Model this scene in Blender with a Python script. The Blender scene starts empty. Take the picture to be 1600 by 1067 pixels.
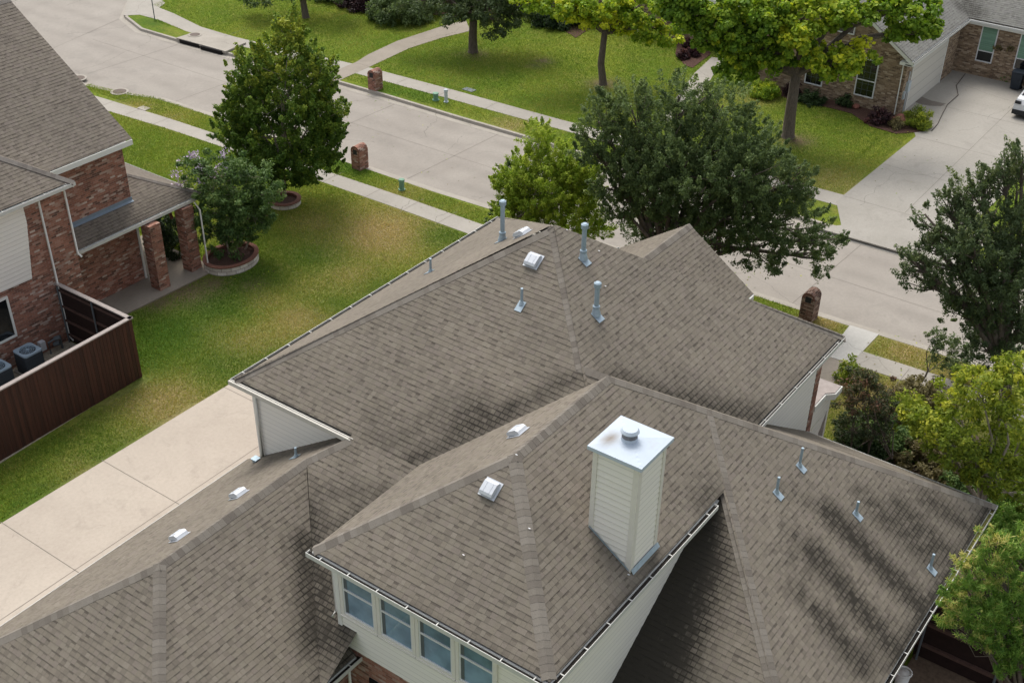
import bpy, math, random
import numpy as np
from mathutils import Vector, Matrix
rng = np.random.default_rng(7); random.seed(7)
SC = bpy.context.scene; COL = SC.collection
# ---------------------------------------------------------------- camera
# site axes: u runs from the driveway end towards the street, v across it, Z up. Blender x=u, y=-v.
YAW, PITCH, ROLL, FPX, PPX, PPY = 0.61353, 0.60896, -0.01854, 1895.78, 806.65, 607.1
CAM = np.array([-17.35, 21.4848, 24.4415])            # u, v, Z
def _axes():
    f = np.array([math.cos(YAW)*math.cos(PITCH), math.sin(YAW)*math.cos(PITCH), -math.sin(PITCH)])
    r = np.array([math.sin(YAW), -math.cos(YAW), 0.0]); d = np.cross(f, r)
    return r*math.cos(ROLL)+d*math.sin(ROLL), -r*math.sin(ROLL)+d*math.cos(ROLL), f
_r, _d, _f = _axes()
cd = bpy.data.cameras.new("camera"); cam = bpy.data.objects.new("camera", cd); COL.objects.link(cam)
cd.sensor_width = 36; cd.lens = FPX/1600*36; cd.shift_x = (800-PPX)/1600; cd.shift_y = (PPY-533.5)/1600
cd.clip_start = .5; cd.clip_end = 2000
M = Matrix(((_r[0], -_d[0], -_f[0], CAM[0]), (_r[1], -_d[1], -_f[1], -CAM[1]), (_r[2], -_d[2], -_f[2], CAM[2]), (0, 0, 0, 1)))
cam.matrix_world = M; SC.camera = cam
# ---------------------------------------------------------------- light
SUN_DIR = Vector((.34, .42, .84)).normalized()         # towards the sun (world)
SC.world = bpy.data.worlds.new("World"); SC.world.use_nodes = True
wn = SC.world.node_tree.nodes; wl = SC.world.node_tree.links
sky = wn.new("ShaderNodeTexSky"); sky.sky_type = 'NISHITA'; sky.sun_disc = False
sky.sun_elevation = math.asin(SUN_DIR.z); sky.sun_rotation = math.atan2(SUN_DIR.x, SUN_DIR.y)
sky.air_density = 1.0; sky.dust_density = 4.0; sky.ozone_density = .6
hs = wn.new("ShaderNodeHueSaturation"); hs.inputs["Saturation"].default_value = .32; wl.new(sky.outputs[0], hs.inputs["Color"]); wl.new(hs.outputs[0], wn["Background"].inputs[0]); wn["Background"].inputs[1].default_value = .15
sd = bpy.data.lights.new("sun", 'SUN'); sd.energy = 1.15; sd.angle = math.radians(28); sd.color = (1, .94, .85)
so = bpy.data.objects.new("sun", sd); COL.objects.link(so); so.rotation_euler = SUN_DIR.to_track_quat('Z', 'Y').to_euler()
SC.view_settings.view_transform = 'Standard'; SC.view_settings.look = 'None'
SC.view_settings.exposure = 0.6; SC.view_settings.gamma = 1
# ---------------------------------------------------------------- pixel -> place helpers (photo measured at 1600 wide)
def ray(px, py):
    a, b = (px-PPX)/FPX, (py-PPY)/FPX
    d = a*_r+b*_d+_f
    return np.array([d[0], -d[1], d[2]])
def gp(px, py, Z=0.0):
    d = ray(px, py); t = (Z-CAM[2])/d[2]; return CAM+t*d
def onp(px, py, n, k):
    d = ray(px, py); n = np.array(n, float); t = (k-n@CAM)/(n@d); return CAM+t*d
def proj(X):
    w = np.array(X, float)-CAM; w = np.array([w[0], -w[1], w[2]])
    return np.array([PPX+FPX*(w@_r)/(w@_f), PPY+FPX*(w@_d)/(w@_f)])
HF = np.array([math.cos(YAW), -math.sin(YAW), 0]); HF[1] *= -1; HF = np.array([math.cos(YAW), -math.sin(YAW), 0.])
HF = np.array([_f[0], -_f[1], 0.]); HF /= np.linalg.norm(HF)
def above(base, px, py, dd=0.0):
    return onp(px, py, HF, HF@np.array([base[0], base[1], 0.])+dd)
# ---------------------------------------------------------------- materials
def newmat(name):
    m = bpy.data.materials.new(name); m.use_nodes = True
    return m, m.node_tree.nodes, m.node_tree.links, m.node_tree.nodes["Principled BSDF"]
class NB:
    def __init__(s, m): s.n = m.node_tree.nodes; s.l = m.node_tree.links
    def put(s, x, sock):
        if x is None: return
        if isinstance(x, (int, float)): sock.default_value = x
        elif isinstance(x, (tuple, list)): sock.default_value = tuple(x)+((1,) if len(x) == 3 and len(sock.default_value) == 4 else ())
        else: s.l.new(x, sock)
    def m(s, op, a, b=None, c=None):
        n = s.n.new("ShaderNodeMath"); n.operation = op
        for i, x in enumerate((a, b, c)): s.put(x, n.inputs[i])
        return n.outputs[0]
    def mix(s, f, a, b, mode='MIX'):
        n = s.n.new("ShaderNodeMix"); n.data_type = 'RGBA'; n.blend_type = mode; n.clamp_factor = True
        s.put(f, n.inputs[0]); s.put(a, n.inputs[6]); s.put(b, n.inputs[7]); return n.outputs[2]
    def noise(s, vec, sc, det=3, rough=.55, dist=0):
        n = s.n.new("ShaderNodeTexNoise"); s.put(vec, n.inputs["Vector"]); n.inputs["Scale"].default_value = sc
        n.inputs["Detail"].default_value = det; n.inputs["Roughness"].default_value = rough; n.inputs["Distortion"].default_value = dist
        return n.outputs[0]
    def white(s, a, b=None, c=None):
        n = s.n.new("ShaderNodeTexWhiteNoise"); n.noise_dimensions = '3D'
        s.put(s.comb(a, b or 0.0, c or 0.0), n.inputs["Vector"]); return n.outputs[0]
    def comb(s, a, b, c):
        n = s.n.new("ShaderNodeCombineXYZ"); s.put(a, n.inputs[0]); s.put(b, n.inputs[1]); s.put(c, n.inputs[2]); return n.outputs[0]
    def ramp(s, f, stops, interp='LINEAR'):
        n = s.n.new("ShaderNodeValToRGB"); s.put(f, n.inputs[0]); e = n.color_ramp; e.interpolation = interp
        e.elements[0].position = stops[0][0]; e.elements[0].color = (*stops[0][1], 1)
        e.elements[1].position = stops[1][0]; e.elements[1].color = (*stops[1][1], 1)
        for p, c in stops[2:]:
            x = e.elements.new(p); x.color = (*c, 1)
        return n.outputs[0]
    def rng(s, x, a, b, c=0., d=1.):
        n = s.n.new("ShaderNodeMapRange"); s.put(x, n.inputs[0])
        for i, q in enumerate((a, b, c, d)): n.inputs[1+i].default_value = q
        return n.outputs[0]
    def uv(s):
        n = s.n.new("ShaderNodeUVMap"); sp = s.n.new("ShaderNodeSeparateXYZ"); s.l.new(n.outputs[0], sp.inputs[0]); return n.outputs[0], sp.outputs[0], sp.outputs[1]
    def pos(s):
        return s.n.new("ShaderNodeNewGeometry").outputs["Position"]
    def attr(s, name):
        n = s.n.new("ShaderNodeAttribute"); n.attribute_name = name; return n.outputs["Fac"]
    def bump(s, h, strength, dist=.01):
        n = s.n.new("ShaderNodeBump"); s.put(h, n.inputs["Height"]); n.inputs["Strength"].default_value = strength
        n.inputs["Distance"].default_value = dist; return n.outputs[0]
def plain(name, col, rough=.6, metal=0., var=.12, sc=6., bump=.1, spec=.3):
    m, n, l, b = newmat(name); k = NB(m)
    p = k.pos(); nz = k.noise(p, sc, 4, .6); nz2 = k.noise(p, sc*7, 3, .6)
    f = k.m('ADD', k.m('MULTIPLY', nz, .7), k.m('MULTIPLY', nz2, .3))
    c0 = tuple(x*(1-var) for x in col); c1 = tuple(min(1, x*(1+var)) for x in col)
    l.new(k.mix(k.rng(f, .3, .7), c0, c1), b.inputs["Base Color"])
    b.inputs["Roughness"].default_value = rough; b.inputs["Metallic"].default_value = metal; b.inputs["Specular IOR Level"].default_value = spec
    if name == 'chimney_sheet_metal':
        cc = k.mix(k.rng(f, .3, .7), c0, c1); ru = k.rng(k.noise(p, 2.2, 4, .7), .58, .75); cc = k.mix(k.m('MULTIPLY', ru, .3), cc, (.42, .36, .28)); l.new(k.mix(k.m('MULTIPLY', k.attr('stain'), .9), cc, (.17, .13, .09)), b.inputs['Base Color'])
    if bump: l.new(k.bump(nz2, bump, .01), b.inputs["Normal"])
    return m
def shingle(name, tint=(1, 1, 1), tabw=.132, h=.137):
    m, n, l, b = newmat(name); k = NB(m); uv, s, t = k.uv()
    tr = k.m('DIVIDE', t, h); row = k.m('FLOOR', tr); r = k.m('FRACT', tr)
    off = k.m('MULTIPLY', k.white(row, 3.3), 31.)
    jit = k.m('MULTIPLY', k.noise(k.comb(k.m('MULTIPLY', s, 2.2), k.m('MULTIPLY', row, 7.7), 0.), 1., 1), 1.6)
    x = k.m('ADD', k.m('ADD', k.m('DIVIDE', s, tabw), off), jit); tab = k.m('FLOOR', x); fx = k.m('FRACT', x)
    w1 = k.white(tab, row, .5); w2 = k.white(tab, row, 9.5)
    T = lambda c: tuple(a*q for a, q in zip(c, tint))
    col = k.ramp(w1, [(0, T((.150, .134, .112))), (1, T((.262, .240, .200))), (.25, T((.200, .180, .148))), (.45, T((.218, .200, .158))),
                      (.6, T((.232, .210, .175))), (.75, T((.212, .186, .164))), (.9, T((.228, .212, .170)))])
    col = k.mix(.45, col, T((.196, .178, .150))); big = k.noise(k.pos(), .35, 4, .6)
    col = k.mix(1., col, k.ramp(big, [(.3, (.88, .88, .88)), (.7, (1.09, 1.08, 1.07))]), 'MULTIPLY')
    gr = k.noise(k.pos(), 60., 2, .8)
    col = k.mix(1., col, k.ramp(gr, [(.3, (.86, .86, .86)), (.7, (1.14, 1.14, 1.14))]), 'MULTIPLY')
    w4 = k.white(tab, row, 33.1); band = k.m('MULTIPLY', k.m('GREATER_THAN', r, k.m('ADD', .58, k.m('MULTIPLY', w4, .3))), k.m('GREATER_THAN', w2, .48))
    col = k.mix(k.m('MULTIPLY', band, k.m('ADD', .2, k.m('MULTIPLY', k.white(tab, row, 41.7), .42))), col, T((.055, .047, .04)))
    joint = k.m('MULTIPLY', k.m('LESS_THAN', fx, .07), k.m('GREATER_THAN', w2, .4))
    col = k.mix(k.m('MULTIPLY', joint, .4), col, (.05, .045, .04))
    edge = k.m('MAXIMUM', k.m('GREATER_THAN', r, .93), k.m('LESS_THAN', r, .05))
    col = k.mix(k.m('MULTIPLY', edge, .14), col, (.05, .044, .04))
    st = k.attr("stain"); nz = k.noise(k.pos(), 4.5, 4, .75); w3 = k.white(tab, row, 21.5)  # on the lower roof slope stain also holds the painted wall shadow
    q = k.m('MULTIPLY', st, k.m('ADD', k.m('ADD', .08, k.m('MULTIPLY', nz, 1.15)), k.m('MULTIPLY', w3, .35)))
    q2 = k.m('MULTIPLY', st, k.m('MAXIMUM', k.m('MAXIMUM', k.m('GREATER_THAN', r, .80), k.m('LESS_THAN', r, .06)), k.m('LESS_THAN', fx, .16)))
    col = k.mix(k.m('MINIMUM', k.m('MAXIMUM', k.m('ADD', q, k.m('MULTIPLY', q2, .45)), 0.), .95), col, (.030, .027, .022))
    l.new(col, b.inputs["Base Color"]); b.inputs["Roughness"].default_value = .93; b.inputs["Specular IOR Level"].default_value = .15
    hgt = k.m('ADD', k.m('MULTIPLY', gr, .5), k.m('MULTIPLY', k.m('GREATER_THAN', w2, .5), .9))
    l.new(k.bump(hgt, .5, .006), b.inputs["Normal"]); return m
def capmat(name, tint=(1, 1, 1)):
    m, n, l, b = newmat(name); k = NB(m); uv, s, t = k.uv()
    w = k.white(k.m('FLOOR', t), 1.7, 2.1); T = lambda c: tuple(a*q for a, q in zip(c, tint))
    col = k.ramp(w, [(0, T((.165, .147, .128))), (1, T((.235, .215, .188))), (.5, T((.208, .189, .162)))])
    gr = k.noise(k.pos(), 45., 3, .8)
    col = k.mix(1., col, k.ramp(gr, [(.3, (.85, .85, .85)), (.7, (1.15, 1.15, 1.15))]), 'MULTIPLY')
    fr = k.m('FRACT', t); col = k.mix(k.m('MULTIPLY', k.m('GREATER_THAN', fr, .88), .12), col, (.06, .05, .045))
    l.new(col, b.inputs["Base Color"]); b.inputs["Roughness"].default_value = .93; b.inputs["Specular IOR Level"].default_value = .15
    l.new(k.bump(gr, .4, .005), b.inputs["Normal"]); return m
def brick(name, stops, mortar=(.30, .26, .22), bw=.215, bh=.076):
    m, n, l, b = newmat(name); k = NB(m); uv, s, t = k.uv()
    tr = k.m('DIVIDE', t, bh); row = k.m('FLOOR', tr); r = k.m('FRACT', tr)
    x = k.m('ADD', k.m('DIVIDE', s, bw), k.m('MULTIPLY', row, .5)); i = k.m('FLOOR', x); fx = k.m('FRACT', x)
    w = k.white(i, row, 4.2); col = k.ramp(w, stops, 'LINEAR')
    big = k.noise(k.pos(), .9, 4, .7); col = k.mix(1., col, k.ramp(big, [(.3, (.8, .8, .8)), (.7, (1.2, 1.17, 1.14))]), 'MULTIPLY')
    fn = k.noise(k.pos(), 40., 3, .7); col = k.mix(1., col, k.ramp(fn, [(.3, (.85, .85, .85)), (.7, (1.15, 1.15, 1.15))]), 'MULTIPLY')
    mo = k.m('MAXIMUM', k.m('LESS_THAN', fx, .05), k.m('LESS_THAN', r, .14))
    l.new(k.mix(k.m('MULTIPLY', mo, .8), col, mortar), b.inputs["Base Color"])
    b.inputs["Roughness"].default_value = .9; b.inputs["Specular IOR Level"].default_value = .2
    l.new(k.bump(k.m('SUBTRACT', 1., mo), .6, .006), b.inputs["Normal"]); return m
def concrete(name, c0, c1, stainc, sc=.25, jt=0.):
    m, n, l, b = newmat(name); k = NB(m); p = k.pos()
    a = k.noise(p, sc, 5, .62, .6); f = k.noise(p, 9., 5, .7); g = k.noise(p, 70., 2, .7); d = k.noise(p, sc*2.7, 4, .7, 1.5)
    col = k.mix(k.rng(a, .32, .68), c0, c1)
    col = k.mix(k.m('MULTIPLY', k.rng(d, .55, .75), .45), col, stainc)
    col = k.mix(1., col, k.ramp(f, [(.3, (.93, .93, .93)), (.7, (1.06, 1.06, 1.06))]), 'MULTIPLY')
    col = k.mix(1., col, k.ramp(g, [(.3, (.93, .93, .93)), (.7, (1.06, 1.06, 1.06))]), 'MULTIPLY')
    vo = n.new("ShaderNodeTexVoronoi"); vo.feature = 'DISTANCE_TO_EDGE'; vo.inputs["Scale"].default_value = .16
    wp = k.n.new("ShaderNodeVectorMath"); wp.operation = 'ADD'; l.new(p, wp.inputs[0]); nv = n.new("ShaderNodeTexNoise"); nv.inputs["Scale"].default_value = .8; nv.inputs["Detail"].default_value = 5; l.new(p, nv.inputs["Vector"]); l.new(nv.outputs["Color"], wp.inputs[1]); l.new(wp.outputs[0], vo.inputs["Vector"])
    cr = k.m('MULTIPLY', k.m('LESS_THAN', vo.outputs["Distance"], .0016), k.m('GREATER_THAN', k.noise(p, .12, 2), .5)); col = k.mix(k.m('MULTIPLY', cr, .55), col, tuple(x*.35 for x in c0))
    if jt:
        sp = n.new("ShaderNodeSeparateXYZ"); l.new(p, sp.inputs[0]); xs = k.m('ADD', sp.outputs[0], k.m('MULTIPLY', k.noise(p, .1, 2), .8))
        ln = k.m('POWER', k.m('ABSOLUTE', k.m('SINE', k.m('MULTIPLY', k.m('SUBTRACT', xs, jt), 1.9))), 3.); col = k.mix(k.m('MULTIPLY', ln, k.m('MULTIPLY', k.rng(k.noise(p, .35, 4, .7), .35, .7), .42)), col, tuple(x*.72 for x in c0))
    sp2 = k.noise(p, 3.2, 2, .5); col = k.mix(k.m('MULTIPLY', k.m('GREATER_THAN', sp2, .74), .25), col, tuple(x*.6 for x in c0))
    l.new(col, b.inputs["Base Color"]); b.inputs["Roughness"].default_value = .88; b.inputs["Specular IOR Level"].default_value = .2
    l.new(k.bump(g, .25, .004), b.inputs["Normal"]); return m
def grassmat(name):
    m, n, l, b = newmat(name); k = NB(m); p = k.pos()
    a = k.noise(p, .16, 5, .6, .8); c = k.noise(p, .9, 5, .7, .5); f = k.noise(p, 7., 4, .75); g = k.noise(p, 34., 3, .8)
    col = k.mix(k.rng(a, .35, .65), (.115, .175, .018), (.185, .222, .028))
    col = k.mix(k.m('MULTIPLY', k.rng(c, .48, .68), .5), col, (.23, .20, .06)); h = k.noise(p, 2.4, 4, .7, .8); col = k.mix(k.m('MULTIPLY', k.rng(h, .42, .68), .6), col, (.052, .115, .012))
    dry = k.m('MULTIPLY', k.attr("dry"), k.m('ADD', .35, k.m('MULTIPLY', c, 1.2)))
    col = k.mix(k.m('MINIMUM', dry, .9), col, (.30, .225, .115))
    col = k.mix(k.m('MULTIPLY', k.attr("lush_shadow"), .85), col, (.042, .105, .012))
    col = k.mix(k.m('MULTIPLY', k.attr("bare"), k.m('ADD', .5, f)), col, (.13, .095, .065))
    col = k.mix(1., col, k.ramp(f, [(.28, (.62, .66, .6)), (.72, (1.32, 1.28, 1.3))]), 'MULTIPLY')
    col = k.mix(1., col, k.ramp(g, [(.3, (.62, .64, .6)), (.7, (1.38, 1.36, 1.4))]), 'MULTIPLY')
    l.new(col, b.inputs["Base Color"]); b.inputs["Roughness"].default_value = 1.; b.inputs["Specular IOR Level"].default_value = .1
    l.new(k.bump(k.m('ADD', g, k.m('MULTIPLY', f, .7)), .9, .04), b.inputs["Normal"]); return m
def leafmat(name, stops, trans=.35):
    m, n, l, b = newmat(name); k = NB(m)
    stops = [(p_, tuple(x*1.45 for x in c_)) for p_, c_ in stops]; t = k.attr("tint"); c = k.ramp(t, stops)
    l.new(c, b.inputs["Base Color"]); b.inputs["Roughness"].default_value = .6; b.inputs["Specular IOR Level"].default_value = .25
    tr = n.new("ShaderNodeBsdfTranslucent"); mx = n.new("ShaderNodeMixShader"); mx.inputs[0].default_value = trans
    l.new(k.mix(1., c, (1.15, 1.2, .7), 'MULTIPLY'), tr.inputs[0])
    l.new(b.outputs[0], mx.inputs[1]); l.new(tr.outputs[0], mx.inputs[2]); l.new(mx.outputs[0], n["Material Output"].inputs[0]); return m
def barkmat(name, c0, c1):
    m, n, l, b = newmat(name); k = NB(m); mp = n.new("ShaderNodeMapping"); l.new(k.pos(), mp.inputs[0]); mp.inputs["Scale"].default_value = (1, 1, .2)
    f = k.noise(mp.outputs[0], 22., 4, .7); l.new(k.mix(k.rng(f, .3, .7), c0, c1), b.inputs["Base Color"]); b.inputs["Roughness"].default_value = .95
    l.new(k.bump(f, .8, .03), b.inputs["Normal"]); return m
def glassmat(name, col, rough=.06):
    m, n, l, b = newmat(name); k = NB(m); f = k.noise(k.pos(), 1.6, 3, .6)
    l.new(k.mix(k.rng(f, .35, .65), tuple(x*.8 for x in col), tuple(x*1.25 for x in col)), b.inputs["Base Color"])
    b.inputs["Roughness"].default_value = rough; b.inputs["Specular IOR Level"].default_value = .9; return m
def slatmat(name, col, axis, per, depth=.3):
    m, n, l, b = newmat(name); k = NB(m); uv, s, t = k.uv(); q = s if axis == 0 else t
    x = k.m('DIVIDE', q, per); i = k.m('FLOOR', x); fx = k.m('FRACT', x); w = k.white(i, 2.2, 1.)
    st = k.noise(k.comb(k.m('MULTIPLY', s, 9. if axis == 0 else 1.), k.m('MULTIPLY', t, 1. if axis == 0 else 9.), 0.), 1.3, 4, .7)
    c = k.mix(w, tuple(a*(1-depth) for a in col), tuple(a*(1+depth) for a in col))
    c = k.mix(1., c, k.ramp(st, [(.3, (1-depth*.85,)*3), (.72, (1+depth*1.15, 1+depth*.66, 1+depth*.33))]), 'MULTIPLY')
    g = k.m('LESS_THAN', fx, .09 if depth < .05 else .06); c = k.mix(k.m('MULTIPLY', g, .3 if depth < .05 else .7), c, tuple(a*.25 for a in col))  # on lapped siding the dark line paints in the shadow at each lap
    l.new(c, b.inputs["Base Color"]); b.inputs["Roughness"].default_value = .75; l.new(k.bump(k.m('SUBTRACT', 1., g), .5, .006), b.inputs["Normal"]); return m
MT = dict(
 shingle=shingle("shingle", (.90, .878, .862)), shingle_n=shingle("shingle_neighbour", (.86, .83, .83)), shingle_f=shingle("shingle_grey", (.98, 1.08, 1.2)),
 cap=capmat("cap_shingle", (.90, .89, .88)), cap_n=capmat("cap_neighbour", (.8, .8, .83)), cap_f=capmat("cap_grey", (.98, 1.08, 1.2)),
 red=brick("red_brick", [(0, (.12, .065, .05)), (1, (.50, .41, .36)), (.2, (.22, .10, .072)), (.5, (.30, .134, .093)), (.78, (.35, .18, .135)), (.92, (.38, .27, .22))]),
 tan=brick("tan_brick", [(0, (.12, .08, .055)), (1, (.42, .34, .25)), (.3, (.22, .155, .10)), (.7, (.30, .22, .145))]),
 brown=brick("brown_brick", [(0, (.06, .035, .028)), (1, (.36, .28, .22)), (.3, (.14, .075, .055)), (.7, (.22, .12, .09))]),
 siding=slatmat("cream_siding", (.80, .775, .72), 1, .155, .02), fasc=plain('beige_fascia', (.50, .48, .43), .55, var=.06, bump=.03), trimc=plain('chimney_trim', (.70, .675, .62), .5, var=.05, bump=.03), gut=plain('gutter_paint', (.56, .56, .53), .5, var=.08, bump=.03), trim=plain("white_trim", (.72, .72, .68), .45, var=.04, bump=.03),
 debris=plain("gutter_debris", (.028, .024, .02), .95, var=.5, sc=9), moss=plain("gutter_moss", (.20, .19, .06), 1., var=.6, sc=14, bump=.8),  # dark debris and moss fills for the gutter channels
 gal=plain("galvanized_metal", (.30, .385, .45), .45, .25, var=.16, sc=9, bump=.05), flash=plain("lead_flashing", (.34, .42, .48), .5, .25, var=.18, sc=11, bump=.08),
 ventw=plain("vent_metal", (.58, .61, .65), .45, .1, var=.07, sc=5, bump=.03), ventd=plain("vent_throat", (.06, .06, .07), .8, var=.3),
 capw=plain("chimney_sheet_metal", (.47, .54, .62), .6, .0, var=.06, sc=1.2, bump=.02), soot=plain("sooty_metal", (.16, .16, .17), .5, .3, var=.4, sc=4),
 street=concrete("street_concrete", (.268, .243, .213), (.322, .295, .26), (.21, .195, .175), .22, 22.9), drive=concrete("driveway_concrete", (.41, .358, .30), (.48, .425, .358), (.30, .262, .22), .3),
 drive_f=concrete("far_driveway", (.295, .278, .245), (.345, .325, .29), (.22, .205, .18), .3), walk=concrete("sidewalk_concrete", (.31, .29, .255), (.36, .335, .295), (.23, .215, .19), .5),
 walkb=concrete('new_path_concrete', (.40, .39, .36), (.45, .44, .41), (.34, .33, .30), .5),
 walkd=concrete("old_path_concrete", (.25, .22, .18), (.30, .265, .22), (.24, .21, .18), .6), kerb=concrete("kerb_concrete", (.31, .285, .245), (.37, .34, .295), (.24, .22, .19), .8),
 joint=plain("joint_tar", (.185, .165, .14), .9), grass=grassmat("lawn_grass"), mulch=plain("bark_mulch", (.075, .04, .03), 1., var=.5, sc=14, bump=.8),
 gravel=plain("pale_gravel", (.36, .32, .25), .95, var=.5, sc=20, bump=1.), soil=plain("bare_soil", (.14, .10, .07), 1., var=.4, sc=9, bump=.7),
 fence=slatmat("stained_boards", (.046, .017, .011), 0, .14), fencein=plain("dark_fence_boards", (.022, .011, .009), .9, var=.3), rail=plain("fence_rail", (.085, .05, .04), .85, var=.3),
 fcap=plain("weathered_cap_board", (.33, .29, .27), .8, var=.15), post=plain("steel_post", (.13, .15, .165), .5, .3, var=.1),
 glass=glassmat("sky_reflection_glass", (.19, .29, .38)), glassu=glassmat("upper_window_glass", (.13, .21, .26), .03), glassd=glassmat("dark_window_glass", (.01, .011, .012)), blind=slatmat("green_blind", (.16, .30, .22), 1, .05, .15),  # the blue of the dormer panes paints in reflected sky
 dark=plain("dark_opening", (.008, .007, .007), .95), garage=slatmat("garage_panel", (.58, .56, .50), 1, .53, .03), acd=slatmat("condenser_louvre", (.035, .047, .06), 1, .055, .1),
 act=plain("condenser_top", (.33, .43, .52), .5, .2, var=.1), stone=brick("white_stone", [(0, (.46, .43, .39)), (1, (.70, .68, .64)), (.5, (.60, .57, .52))], (.16, .13, .11), .38, .16),
 capbrick=plain("brick_coping", (.20, .09, .065), .9, var=.35, sc=16), white=plain("white_paint", (.66, .67, .68), .3, var=.02, bump=0), black=plain("black_plastic", (.018, .02, .023), .5, var=.2),
 bin=plain("navy_plastic", (.022, .03, .042), .5, var=.15), tyre=plain("tyre_rubber", (.015, .015, .015), .85), green=plain("utility_green", (.16, .30, .21), .6), paleb=plain("pale_utility_box", (.50, .56, .60), .5),
 post2=plain('weathered_flashing', (.20, .25, .30), .6, .1, var=.15), damp=plain('damp_concrete', (.15, .13, .11), .7, var=.2, sc=3), iron=plain("manhole_iron", (.10, .075, .06), .7, .2, var=.25, sc=16), hose=plain("hose_rubber", (.07, .05, .04), .6), terra=plain("terracotta", (.30, .10, .06), .8), rockr=plain("red_rock", (.24, .10, .075), .9, var=.4),
 bark=barkmat("bark_grey", (.065, .05, .038), (.17, .14, .11)), barkl=barkmat("bark_pale", (.2, .17, .13), (.38, .33, .27)),
 flower=plain("lavender_bloom", (.62, .52, .64), .8, var=.25, sc=9), pinkf=plain("pink_bloom", (.45, .12, .15), .8, var=.3, sc=9),
)
G = lambda a, b, c, d=(.34, .36, .04): [(0, a), (1, d), (.4, b), (.78, c)]
LEAF = dict(
 maple=leafmat("leaf_maple", G((.032, .066, .012), (.066, .122, .018), (.14, .20, .026), (.28, .30, .04))),
 myrtle=leafmat("leaf_myrtle", G((.03, .06, .018), (.058, .105, .03), (.10, .155, .045), (.19, .22, .08))),
 oak=leafmat("leaf_oak", G((.036, .060, .022), (.066, .100, .036), (.102, .142, .050), (.17, .21, .068))),
 oakd=leafmat("leaf_oak_dark", G((.036, .055, .025), (.060, .088, .038), (.090, .120, .050), (.14, .165, .066))),
 lime=leafmat("leaf_lime", G((.06, .10, .014), (.13, .20, .020), (.215, .28, .030), (.31, .36, .05)), .4),
 yel=leafmat("leaf_yellowing", G((.045, .095, .012), (.11, .19, .018), (.21, .28, .022), (.42, .43, .03)), .4),
 olive=leafmat("leaf_olive", G((.045, .07, .012), (.11, .155, .018), (.20, .235, .026), (.36, .36, .04)), .4),
 red=leafmat("leaf_reddish", G((.026, .042, .018), (.045, .068, .028), (.085, .075, .04), (.17, .09, .06))),
 fern=leafmat("leaf_feathery", G((.04, .09, .018), (.09, .175, .030), (.16, .25, .05), (.38, .34, .12)), .4),
 dark=leafmat("leaf_dark", G((.010, .020, .008), (.020, .038, .014), (.035, .06, .02), (.06, .09, .03))),
 brown=leafmat("leaf_brown", G((.05, .04, .02), (.10, .085, .04), (.15, .13, .06), (.2, .17, .08))),
 purple=leafmat("leaf_purple", G((.012, .008, .010), (.025, .014, .018), (.045, .02, .025), (.08, .03, .03))),
)
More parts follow.
